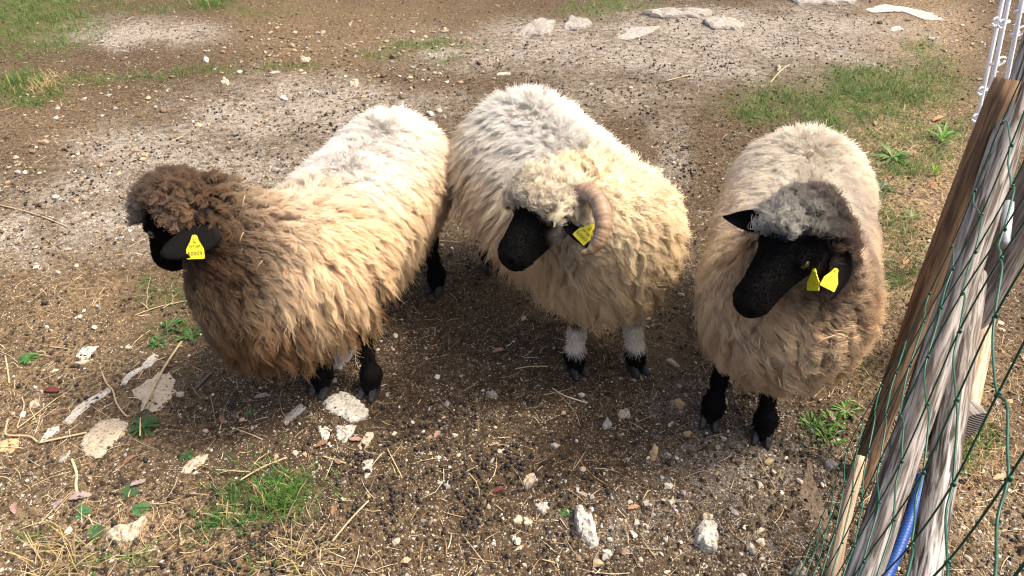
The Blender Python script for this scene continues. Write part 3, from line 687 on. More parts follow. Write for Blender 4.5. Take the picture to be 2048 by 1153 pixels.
    S.update(root=root, toW=toW, fw=fw, lf=lf, up=upv)
    return S
def leg_black(q, rr): return np.tile(BLK, (len(q), 1))
def legfur_black(RP, V, c, rr): return np.tile(BLK*1.1, (len(RP), 1))
def sm(a, b, x): t = np.clip((x-a)/(b-a), 0, 1); return t*t*(3-2*t)

# lock parameters: root colour, tip colour, length, stand-up, clumping, wave, lock radius
def W_(r, t, ln, st, cl, wv, lr): return [*r, *t, ln, st, cl, wv, lr]
def crown_std(q):
    top = sm(.055, .015, q[:, 0])*sm(-.005, .025, q[:, 2]); side = sm(-.005, -.045, q[:, 0])
    return np.clip(np.maximum(top, side), 0, 1)

def ctrl1(g):
    A, B, M_, ad, lt, W = g['rear'], g['front'], g['mid'], g['ad'], g['lat'], g['toW']; z = np.array([0, 0, 1.])
    wht, crm, pnk = (.88, .84, .78), (.86, .75, .61), (.82, .66, .49); rust, tan, brn, dbr = (.40, .185, .075), (.58, .41, .23), (.10, .055, .03), (.022, .0135, .009)
    return [(A+z*.20, .10, W_(wht, wht, .055, .26, .25, .002, .016)), (M_+z*.22, .10, W_(wht, wht, .050, .24, .25, .002, .016)), (A-ad*.2, .10, W_(crm, pnk, .07, .3, .55, .003, .014)),
            (A+lt*.20, .10, W_(crm, pnk, .075, .3, .6, .004, .015)), (M_+lt*.22, .10, W_(crm, pnk, .09, .28, .74, .005, .016)), (M_-lt*.2, .10, W_(wht, crm, .07, .3, .55, .003, .015)),
            (A+lt*.16-z*.18, .08, W_((.66, .50, .34), tan, .13, .22, .82, .007, .016)), (M_+lt*.16-z*.16, .09, W_((.72, .54, .35), (.64, .45, .24), .17, .2, .92, .007, .014)),
            (B+lt*.20+z*.02, .08, W_(crm, (.80, .60, .40), .14, .24, .9, .006, .014)), (B+lt*.2-z*.12, .07, W_((.64, .43, .25), (.62, .40, .20), .17, .2, .92, .007, .014)), (B+ad*.12+lt*.12-z*.2, .07, W_((.40, .24, .13), (.66, .50, .31), .16, .25, .85, .009, .017)),
            (B+lt*.2+ad*.05-z*.03, .07, W_((.82, .66, .47), (.80, .60, .38), .15, .22, .92, .008, .013)), (B+lt*.15+ad*.02-z*.17, .05, W_((.56, .38, .22), (.68, .50, .29), .15, .24, .92, .009, .013)), (B+lt*.16+z*.12, .09, W_(crm, pnk, .09, .45, .72, .005, .016)), (B+lt*.14+ad*.05+z*.08, .05, W_((.78, .64, .49), (.82, .66, .49), .10, .3, .8, .006, .015)), (B+ad*.21-z*.08, .05, W_(brn, (.30, .18, .10), .10, .45, .75, .009, .016)), (B+ad*.16+lt*.04-z*.10, .05, W_((.13, .07, .037), (.30, .175, .09), .15, .26, .9, .008, .014)), (B+ad*.14-z*.2, .07, W_((.24, .14, .075), (.68, .52, .32), .15, .28, .84, .009, .017)),
            (B+z*.2-ad*.03, .08, W_((.70, .62, .53), (.72, .64, .54), .055, .3, .5, .003, .014)), (g['nb']*.85+g['poll']*.15+z*.10, .05, W_((.52, .40, .30), (.58, .46, .36), .06, .5, .6, .007, .016)),
            (g['nb']*.28+g['poll']*.72+lt*.07-z*.02, .06, W_(dbr, (.11, .06, .035), .065, .4, .8, .010, .016)), (g['nb']*.4+g['poll']*.6-z*.12, .06, W_((.16, .11, .075), (.36, .28, .19), .09, .4, .75, .010, .016)),
            (W((-.04, 0, .06)), .045, W_(dbr, (.13, .08, .05), .043, .9, .9, .007, .011)), (W((-.03, .06, .01)), .04, W_(dbr, (.42, .28, .18), .036, .6, .93, .006, .009)), (W((.05, .02, .05)), .050, W_((.06, .057, .055), (.52, .48, .44), .042, .95, .88, .005, .010)), (W((-.03, -.06, .01)), .04, W_(dbr, (.07, .045, .03), .05, .7, .7, .01, .014))]
def ctrl2(g):
    A, B, M_, ad, lt, W = g['rear'], g['front'], g['mid'], g['ad'], g['lat'], g['toW']; z = np.array([0, 0, 1.])
    wht, crm, ylw, tan = (.89, .86, .80), (.86, .78, .65), (.74, .61, .42), (.52, .38, .2)
    return [(A+z*.2, .10, W_(wht, wht, .070, .24, .3, .003, .016)), (M_+z*.22, .10, W_(wht, wht, .070, .22, .3, .003, .016)), (A-ad*.2, .10, W_(crm, crm, .09, .3, .6, .004, .015)),
            (A-lt*.2, .09, W_((.72, .64, .54), (.70, .60, .48), .17, .28, .8, .005, .016)), (M_-lt*.21, .09, W_((.74, .66, .55), (.68, .56, .42), .18, .26, .82, .005, .016)), (A-lt*.18-z*.17, .08, W_((.45, .32, .18), (.50, .34, .15), .17, .2, .85, .008, .016)),
            (M_-lt*.18-z*.17, .08, W_((.5, .36, .2), (.52, .36, .17), .15, .2, .85, .008, .016)), (M_+lt*.2, .10, W_(wht, crm, .09, .3, .65, .007, .016)), (A+lt*.2, .1, W_(wht, crm, .08, .3, .6, .005, .015)),
            (B+lt*.2, .09, W_(crm, ylw, .11, .4, .82, .012, .018)), (B+lt*.18-z*.16, .08, W_((.55, .42, .26), (.58, .44, .25), .13, .3, .86, .014, .018)), (B+ad*.18-z*.02, .09, W_((.68, .55, .37), ylw, .11, .42, .85, .014, .018)),
            (B+ad*.16-z*.18, .08, W_((.50, .37, .2), (.60, .45, .24), .13, .3, .86, .013, .018)), (B+z*.2, .09, W_(crm, (.80, .72, .58), .065, .4, .6, .006, .016)), (B-lt*.2, .08, W_(crm, ylw, .12, .35, .8, .008, .017)),
            (g['poll']+z*.03+lt*.03, .06, W_((.74, .64, .48), (.80, .72, .58), .06, .85, .75, .009, .015)), (W((.03, 0, .06)), .045, W_((.62, .50, .32), (.84, .74, .57), .042, 1.05, .94, .006, .008)), (W((-.03, 0, .07)), .045, W_((.68, .57, .4), (.84, .76, .62), .05, 1.05, .9, .007, .010)),
            (W((.02, -.05, .04)), .045, W_((.66, .55, .38), (.84, .76, .62), .046, 1.0, .9, .007, .010)), (W((-.02, .07, -.01)), .03, W_((.6, .52, .42), (.74, .68, .58), .035, .5, .6, .004, .01)), (W((0, .05, -.06)), .035, W_((.45, .38, .29), (.62, .54, .43), .04, .4, .7, .006, .012))]
def ctrl3(g):
    A, B, M_, ad, lt, W = g['rear'], g['front'], g['mid'], g['ad'], g['lat'], g['toW']; z = np.array([0, 0, 1.])
    wht, crm, tan, brn = (.91, .82, .69), (.87, .74, .58), (.62, .48, .33), (.29, .18, .10)
    return [(A+z*.2, .1, W_(wht, wht, .050, .24, .2, .002, .015)), (M_+z*.22, .10, W_(wht, wht, .046, .22, .2, .002, .015)), (A-ad*.2, .1, W_(crm, crm, .05, .32, .25, .002, .015)),
            (A+lt*.2, .1, W_(wht, crm, .06, .32, .3, .003, .015)), (A-lt*.2, .1, W_(wht, crm, .06, .32, .3, .003, .015)), (M_+lt*.22, .1, W_(crm, (.72, .57, .42), .07, .35, .55, .005, .014)), (M_-lt*.22, .1, W_(crm, (.76, .63, .48), .075, .35, .55, .005, .014)),
            (A-z*.2, .1, W_(tan, tan, .08, .4, .7, .006, .015)), (M_-z*.2, .1, W_((.4, .27, .15), tan, .08, .4, .75, .008, .015)),
            (B-lt*.2, .08, W_((.85, .70, .52), (.83, .68, .49), .08, .38, .68, .009, .015)), (B+lt*.2, .08, W_((.62, .46, .31), (.66, .50, .35), .08, .35, .65, .010, .015)), (B+lt*.2-z*.1, .07, W_((.52, .35, .215), (.60, .43, .28), .08, .5, .7, .010, .015)),
            (B+ad*.19-z*.02, .085, W_((.66, .51, .35), (.86, .71, .52), .075, .5, .85, .014, .016)), (B+ad*.17-z*.12, .07, W_((.50, .35, .205), (.70, .53, .34), .085, .45, .78, .012, .016)), (B+ad*.1-z*.22, .07, W_((.60, .46, .29), (.82, .67, .47), .10, .4, .82, .013, .017)), (B-lt*.14-z*.18, .07, W_((.66, .50, .34), (.76, .59, .42), .09, .45, .75, .011, .016)),
            (B+z*.2-ad*.08, .07, W_(wht, (.74, .62, .5), .05, .75, .45, .004, .014)), (g['nb']*.5+g['poll']*.5+z*.08, .05, W_((.06, .045, .037), (.11, .08, .066), .065, .6, .6, .012, .015)), (g['nb']*.45+g['poll']*.55+lt*.11+z*.03, .05, W_((.045, .035, .031), (.15, .105, .085), .060, .4, .65, .010, .015)), (g['nb']*.4+g['poll']*.6-lt*.1, .05, W_((.62, .46, .31), (.66, .50, .35), .06, .5, .6, .008, .014)),
            (W((-.05, 0, .06)), .04, W_((.02, .017, .016), (.075, .062, .056), .045, .95, .7, .010, .013)), (W((-.04, .07, .01)), .04, W_((.022, .018, .017), (.085, .06, .052), .045, .5, .65, .009, .014)), (W((.03, -.012, .06)), .032, W_((.24, .22, .185), (.82, .77, .66), .044, 1.05, .94, .006, .009)), (W((.02, .045, .045)), .026, W_((.016, .015, .015), (.06, .055, .052), .045, .9, .7, .008, .011)), (W((-.03, -.06, .03)), .035, W_((.08, .075, .07), (.66, .61, .52), .042, .8, .92, .007, .009))]

def leg_banded(lo, hi, top):
    def f(q, rr):
        wht = np.array([.62, .55, .45]); k = (sm(lo-.012, lo+.012, q[:, 2])*sm(hi+.012, hi-.012, q[:, 2]))[:, None]
        k = np.maximum(k, (sm(top, top+.03, q[:, 2]))[:, None]); return BLK*(1-k)+wht*k
    return f
def legfur_banded(RP, V, c, rr):
    zz = V[:, 2]; o_ = np.argsort(zz); zj = RP[:, 2]+rr.normal(0, .006, len(RP)); return np.stack([np.interp(zj, zz[o_][::5], c[o_][::5, k]) for k in range(3)], 1)
def face2(q):
    """black muzzle and eye patch, pale woolly cheek"""
    ch = np.maximum(sm(.10, .045, q[:, 0])*sm(.0, -.022, q[:, 2]), sm(.03, .0, q[:, 0])*sm(.03, .01, q[:, 2]))*.95*np.clip(.55+.9*(vnoise(q[:, 0]*70+q[:, 1]*30, q[:, 2]*70)), 0, 1)
    return BLK*(1-ch[:, None])+np.array([.34, .29, .23])*ch[:, None]
def crown2(q):
    top = sm(.085, .06, q[:, 0])*sm(.012, .030, q[:, 2]); side = sm(.0, -.035, q[:, 0]); return np.clip(np.maximum(top, side), 0, 1)
def crown1(q):
    top = sm(.060, .035, q[:, 0])*sm(.030, .045, q[:, 2]); side = sm(-.035, -.055, q[:, 0])*sm(-.05, -.02, q[:, 2]); return np.clip(np.maximum(np.maximum(top, side), sm(-.03, -.06, q[:, 0])), 0, 1)
def crown3(q):
    top = sm(.066, .046, q[:, 0]+1.3*np.clip(q[:, 1]-.005, 0, 1))*sm(.030, .044, q[:, 2]); side = sm(-.045, -.065, q[:, 0]); return np.clip(np.maximum(top, side), 0, 1)

HC1 = atd(352, 424, 1.91)
S1 = build_sheep(dict(seed=101, base=(-.55, 1.85), label='sheep with dark brown neck and rust stained flank, facing left', rear=(-.42, 2.25, .445), front=(-.605, 1.72, .43), rad=(.185, .19, .185), head=HC1,
    fwd=camdir(-.55, -.45, -.70), left=camdir(-.36, -.60, .665), hs=1.06, zmin=.262, lockk=.82, neck=(.135, .08), bulge=[(atd(520, 585, 2.02), (.135, .135, .150)), (atd(470, 520, 1.99), (.10, .10, .11))], streaks=[(np.array([-.52, 1.62, .33]), .10, (.36, .15, .055), .45), (np.array([-.66, 1.56, .33]), .08, (.12, .065, .034), .75), (np.array([-.70, 1.62, .38]), .07, (.10, .055, .03), .7), (np.array([-.40, 1.72, .32]), .08, (.45, .25, .11), .3)], ctrl=ctrl1, crown=crown1, locks=8600, per=23, hlocks=420,
    ears=[dict(base=(-.100, .092, -.045), wbase=atd(438, 461, 1.82), dir=camdir(-.88, -.42, .16), face=camdir(.1, .35, .9), len=.150, wid=.088, fold=-.10), dict(base=(-.012, -.058, .0), dir=camdir(-.3, .1, -.9), face=camdir(-.7, -.3, -.2), len=.12, wid=.06)],
    legs=[dict(hoof=(-.45, 1.64), top=(-.49, 1.76, .36), col=leg_black), dict(hoof=(-.61, 1.655), top=(-.60, 1.78, .36), col=leg_black), dict(hoof=(-.285, 2.17), top=(-.33, 2.24, .36), col=leg_black), dict(hoof=(-.50, 2.24), top=(-.49, 2.28, .36), col=leg_black)],
    legfur=legfur_black))
HC2 = atd(1092, 412, 1.90)
S2 = build_sheep(dict(seed=202, base=(.17, 2.05), label='cream horned ram with curly forelock, standing between the other two', rear=(.055, 2.27, .49), front=(.275, 1.83, .455), rad=(.19, .195, .19), head=HC2,
    fwd=camdir(-.56, -.66, .38), left=camdir(.78, -.28, .55), hl=.86, hs=1.02, neck=(.14, .095), ctrl=ctrl2, crown=crown2, facecol=face2, zmin=.30, lockk=.85, per=23, locks=8200, hlocks=620,
    ears=[dict(base=(-.018, .060, -.005), dir=camdir(.38, -.86, .25), face=camdir(.15, .2, .95), len=.115, wid=.066, fold=.15, point=True), dict(base=(-.018, -.058, .0), dir=camdir(-.8, .1, -.4), face=camdir(-.3, -.5, .4), len=.09, wid=.05)],
    legs=[dict(hoof=(.21, 1.745), top=(.215, 1.85, .36), col=leg_banded(.085, .165, .30)), dict(hoof=(.41, 1.75), top=(.36, 1.86, .36), col=leg_banded(.085, .17, .17)), dict(hoof=(-.09, 2.31), top=(-.05, 2.34, .36), col=leg_black), dict(hoof=(.13, 2.40), top=(.12, 2.36, .36), col=leg_black)],
    legfur=legfur_banded))
HC3 = atd(1596, 470, 1.66)
S3 = build_sheep(dict(seed=303, base=(.82, 1.75), label='sheep with black face and grey topknot, standing beside the fence', rear=(.93, 2.04, .47), front=(.745, 1.53, .44), rad=(.20, .20, .195), head=HC3,
    fwd=camdir(-.64, -.74, .2), left=camdir(.78, -.40, .46), hs=1.01, neck=(.14, .09), ctrl=ctrl3, crown=crown3, locks=9000, clumpk=.78, lockk=.85, zmin=.285, per=22, hlocks=420,
    ears=[dict(base=(-.016, .094, -.012), dir=camdir(.06, -.95, .25), face=camdir(-.3, .1, .95), len=.112, wid=.052, fold=.25, droop=camdir(-.3, 0, 0)*.04, point=True), dict(base=(.008, -.052, .016), dir=camdir(-.98, .12, -.05), face=camdir(-.05, -.5, .8), len=.120, wid=.056, fold=.25, point=True)],
    legs=[dict(hoof=(.612, 1.515), top=(.665, 1.66, .36), col=leg_black), dict(hoof=(.755, 1.455), top=(.765, 1.62, .36), col=leg_black), dict(hoof=(.82, 2.06), top=(.84, 2.08, .36), col=leg_black), dict(hoof=(1.02, 2.02), top=(1.0, 2.06, .36), col=leg_black)],
    legfur=legfur_black))

# ---------------------------------------------------------------- horn and ear tags
hp = [(1136, 396, 1.875), (1154, 388, 1.85), (1175, 388, 1.825), (1193, 402, 1.805), (1203, 428, 1.79), (1205, 456, 1.785), (1197, 482, 1.785), (1182, 500, 1.79), (1164, 507, 1.795)]
hr = [.027, .028, .0275, .027, .0255, .023, .0185, .013, .006]
hpath = np.array([atd(*q) for q in hp]); tt = np.linspace(0, 8, 110)
def spline(P, t):
    P = np.asarray(P, float); n = len(P); out = []
    for x in t:
        i = min(int(x), n-2); f_ = x-i; p0, p1, p2, p3 = P[max(i-1, 0)], P[i], P[i+1], P[min(i+2, n-1)]
        out.append(.5*((2*p1)+(-p0+p2)*f_+(2*p0-5*p1+4*p2-p3)*f_**2+(-p0+3*p1-3*p2+p3)*f_**3))
    return np.array(out)
hcur = spline(hpath, tt); hrad = np.interp(tt, range(9), hr)*(1+.10*(vnoise(tt*5.5, tt*0)-.5)+.07*(vnoise(tt*14, tt*0+4)-.5))
V, F = tube(hcur, hrad, 16); V = V.copy()
view = norm(CPOS-hcur.mean(0)); cc = []
for k in range(len(hcur)):
    ring = V[k*16:(k+1)*16]; c = hcur[k]; out = ring-c
    ctr = hcur[55]; inn = norm(hpath[[0, 8]].mean(0)-c)
    side = (norm(out)@inn)
    V[k*16:(k+1)*16] = c+out*(1-.30*np.clip(side, 0, 1)**2-.10*np.exp(-((side-.2)/.12)**2))[:, None]          # flattened inner face
    base_c = (np.array([.27, .185, .125])*(1-tt[k]/8)+np.array([.22, .14, .075])*(tt[k]/8))*(.62+.55*float(vnoise(tt[k]*7, 3.3)))
    grv = np.exp(-((side-.35)/.3)**2)[:, None]
    cc.append(base_c*(1-.6*grv)+np.array([.30, .29, .28])*.6*grv)
mk('horn', V, F, M['horn'], S2['root'], col=np.concatenate(cc))
def ear_pt(S, k, u, off=.012):
    e = S['ears'][k]; q = (e['wbase'] if 'wbase' in e else S['toW'](e['base']))+norm(e['dir'])*e['len']*u; return proj(q)[2]-off
z1 = ear_pt(S1, 0, .3, .020)
ear_tag(S1['root'], atd(389, 476, z1), camdir(.03, -1, -.05), camdir(.0, .12, 1), [('FR', -.010, .006), ('347 387', -.019, .0075), ('60009', -.034, .0128)], .060)
z2 = ear_pt(S2, 0, .5, .016)
ear_tag(S2['root'], atd(1184, 454, z2), camdir(-.72, -.69, 0), camdir(.12, .15, 1), [('FR', -.010, .006), ('347 387', -.020, .0075), ('60007', -.034, .0128)], .056)
z3 = ear_pt(S3, 0, .4, .016)
ear_tag(S3['root'], atd(1671, 542, z3), camdir(-.42, -.86, 0), camdir(.15, .12, 1), [('~ - ~', -.012, .006), ('- ~ - -', -.020, .007), ('~ - - ~', -.028, .007), ('- - ~ -', -.036, .007)], .050)
ear_tag(S3['root'], atd(1628, 543, z3+.02), camdir(-.06, -.99, 0), camdir(-.93, .1, .32), [], .050)

# ---------------------------------------------------------------- fence of posts, braces and green wire
FE, FN = np.array([.485, .874, 0]), np.array([.874, -.485, 0])
def timber(name, a, b, r, mt, label, prof='round', nseg=22, seed=0, twist=0., rot=0., endmat=None, cat='post', taper=1.0, face=None):
    """rough split timber from a to b with grain coordinates; prof: round, half or square"""
    rr = np.random.default_rng(seed); a = np.asarray(a, float); b = np.asarray(b, float); d = norm(b-a); ln = np.linalg.norm(b-a)
    x = norm(np.cross(d, FE if face is None else face)); y = np.cross(d, x); n = 18; V, G = [], []
    w1, w2 = rr.uniform(0, 9, 2)
    for k in range(nseg+1):
        t = k/nseg; c = a+(b-a)*t + x*.008*math.sin(w1+t*4)+y*.006*math.sin(w2+t*5)
        for j in range(n):
            th0 = 2*math.pi*j/n; th = th0+twist*t+rot; q = 1.0
            if prof == 'half': q = min(1, .42/max(.05, abs(math.cos(th0)))) if math.cos(th0) > 0 else 1
            if prof == 'square': q = min(1.25, .88/max(abs(math.cos(th0)), abs(math.sin(th0))))
            q *= r*(1+(taper-1)*t)*(1+.06*(vnoise(j*.9+seed, t*ln*9)-.5)*2+.05*(vnoise(j*.35, t*ln*3+seed)-.5)*2)
            if k in (0, nseg): q *= .93
            V.append(c+x*q*math.cos(th)+y*q*math.sin(th)); G.append((r*math.cos(th)+seed*.37, r*math.sin(th)+seed*.21, t*ln))
    F = [(k*n+j, k*n+(j+1) % n, (k+1)*n+(j+1) % n, (k+1)*n+j) for k in range(nseg) for j in range(n)]
    F += [tuple(range(n))[::-1], tuple(nseg*n+j for j in range(n))]
    o = mk(name, V, F, mt, origin=a); me = o.data
    g = me.attributes.new('gco', 'FLOAT_VECTOR', 'POINT'); g.data.foreach_set('vector', np.asarray(G, np.float32).ravel())
    if endmat: me.materials.append(endmat); me.polygons[len(F)-2].material_index = 1
    for p in me.polygons[-2:]: p.use_smooth = False
    return tag(o, label, cat)
def fpix(px, py, n):
    d = ray(px, py); return CPOS+d*(n/(d@FN))
timber('fence_post', fpix(1703, 985, .23)-np.array([0, 0, .05]), fpix(2022, 160, .225), .031, M['wood_brown'], 'brown round wooden post at the left end of the wire mesh', seed=1, taper=.95)
timber('wooden_brace', fpix(1731, 1153, .25)+(fpix(1731, 1153, .25)-fpix(1968, 400, .25))*.2, fpix(1968, 400, .25)+(fpix(1968, 400, .25)-fpix(1731, 1153, .25))*1.15, .031, M['wood_grey'], 'long weathered grey timber leaning across the fence beside the brown post', 'square', seed=2, twist=.12, rot=.80)
timber('wooden_brace', fpix(1855, 1153, .36)+(fpix(1855, 1153, .36)-fpix(1942, 545, .33))*.7, fpix(1942, 545, .33), .029, M['wood_grey'], 'split grey timber with a long dark crack, nearest the right edge', 'square', seed=3, twist=.1, rot=.75)
timber('wooden_stake', (1.36, 1.45, .02), (1.655, 2.12, .41), .034, M['wood_pale'], 'pale new round stake rising behind the cut log', seed=4, taper=.85)
timber('fence_post', (1.45, 1.775, -.05), (1.47, 1.80, 1.40), .078, M['wood_dark'], 'thick dark grey post with a steel pipe at the right edge', 'half', seed=5)
timber('wooden_stake', (.70, .80, -.02), (.872, 1.158, .262), .018, M['wood_pale'], 'short thin pale stake under the wire at the bottom edge', seed=6, taper=.8)
timber('log', (1.325, 1.41, .075), (1.285, 1.53, .080), .072, M['wood_dark'], 'sawn log lying behind the fence with its ringed end showing', seed=7, endmat=M['endgrain'], cat='log', nseg=8)
V, F = tube([fpix(2018, 408, .33), fpix(2008, 490, .33)], [.012, .012], 12)
tag(mk('steel_pipe', V, F, M['metal'], origin=fpix(2018, 408, .33)), 'short galvanised steel pipe fixed to the dark post', 'pipe')
# wire mesh: one part for each wire
P0 = np.array([.436, .493, 1.175]); th = .5077; ti = -.0177; cw = .0965
MU = np.array([-math.sin(th), -math.cos(th), 0]); MN = np.array([math.cos(th), -math.sin(th), 0]); MV = np.array([0, 0, -1])*math.cos(ti)+MN*math.sin(ti)
mesh = tag(empty('wire_mesh', P0+MV*1.17), 'green plastic coated wire mesh stretched along the wooden posts', 'wire mesh')
rr = np.random.default_rng(5)
def node(i, j): return P0+MU*cw*(i+.10*math.sin(j*1.7+i))+MV*.1*(j+.08*math.sin(i*2.1))+MN*.006*math.sin(i*1.3+j*.9)
for i in range(-5, 4):
    pth = spline([node(i, j) for j in range(-3, 12)], np.linspace(0, 14, 57)); V, F = tube(pth, .00095, 6); mk('wire', V, F, M['wire'], mesh)
for j in range(-3, 12):
    pts = []
    for i in range(-5, 4):
        a = node(i, j); pts.append(a)
        if i < 3:
            b = node(i+1, j); s = 1 if (i+j) % 2 else -1; kk = rr.normal(0, .002, 2)
            pts += [a*.72+b*.28+MV*(.010*s+kk[0]), a*.28+b*.72+MV*(.004*s+kk[1])]
    V, F = tube(spline(pts, np.linspace(0, len(pts)-1, len(pts)*3)), .00115, 6); mk('wire', V, F, M['wire'], mesh)
kn = []
for i in range(-5, 4):
    for j in range(-3, 12):
        c = node(i, j); kn.append(tube([c-MV*.004+MU*.002, c+MN*.0012, c+MV*.004-MU*.002], [.0016, .0023, .0016], 5))
V, F = join(kn); tag(mk('wire_knots', V, F, M['wire'], mesh), kind='stuff')
# white plastic fence stakes with wire clips
def stake(b0, b1, loops, label, r=.0085):
    a = ground(*b0); b = at(b1[0], b1[1], b1[2]); root = tag(empty('fence_stake', a), label, 'fence stake', 'white plastic fence stakes')
    d = norm(b-a); V, F = tube([a-d*.02, a+d*.06, (a+b)/2, b], [.003, r, r, r*.9], 8, squash=(1, .6)); mk('shaft', V, F, M['white'], root)
    x = norm(np.cross(d, CFW))
    for px, py, sd_ in loops:
        # nearest point of the shaft to this height in view
        ts = np.linspace(0, 1, 200); Q = a+(b-a)*ts[:, None]; _, yy, _ = proj(Q); c = Q[np.argmin(abs(yy-py))]
        an = np.linspace(.3, 6.0, 13); R0 = .013
        loop = [c+x*sd_*(R0*.9+R0*math.cos(q))+d*R0*math.sin(q)-CFW*(.006+.004*math.cos(q)) for q in an]
        bar = [c-x*sd_*.018, c-x*sd_*.004, c+x*sd_*.012]
        p = [tube(loop, .0036, 6), tube(bar, .005, 6)]; V, F = join(p); mk('wire_clip', V, F, M['white'], root)
stake((1890, 541), (2018, -60, 1.12), [(2002, 44, 1), (1975, 182, 1), (1958, 234, 1)], 'leftmost and thinnest of three white plastic fence stakes')
stake((1905, 545), (2030, -60, 1.14), [(1998, 127, -1), (2020, 45, 1)], 'middle of three white plastic fence stakes behind the brown post', .0095)
stake((1935, 560), (2056, -60, 1.16), [(2040, 21, -1), (2024, 69, -1)], 'rightmost of three white plastic fence stakes, at the edge', .0095)
# blue corrugated hose
ha = spline([ground(1740, 1215)+[0, 0, .018], ground(1778, 1140)+[0, 0, .018], ground(1808, 1065)+[0, 0, .018], ground(1830, 1000)+[0, 0, .014], ground(1842, 955)+[0, 0, .002]], np.linspace(0, 4, 150))
V, F = tube(ha, .0135+.0018*np.sin(np.arange(150)*1.9), 12); tag(mk('hose', V, F, M['hose'], origin=ha[0]), 'blue corrugated plastic hose lying at the foot of the posts', 'hose')

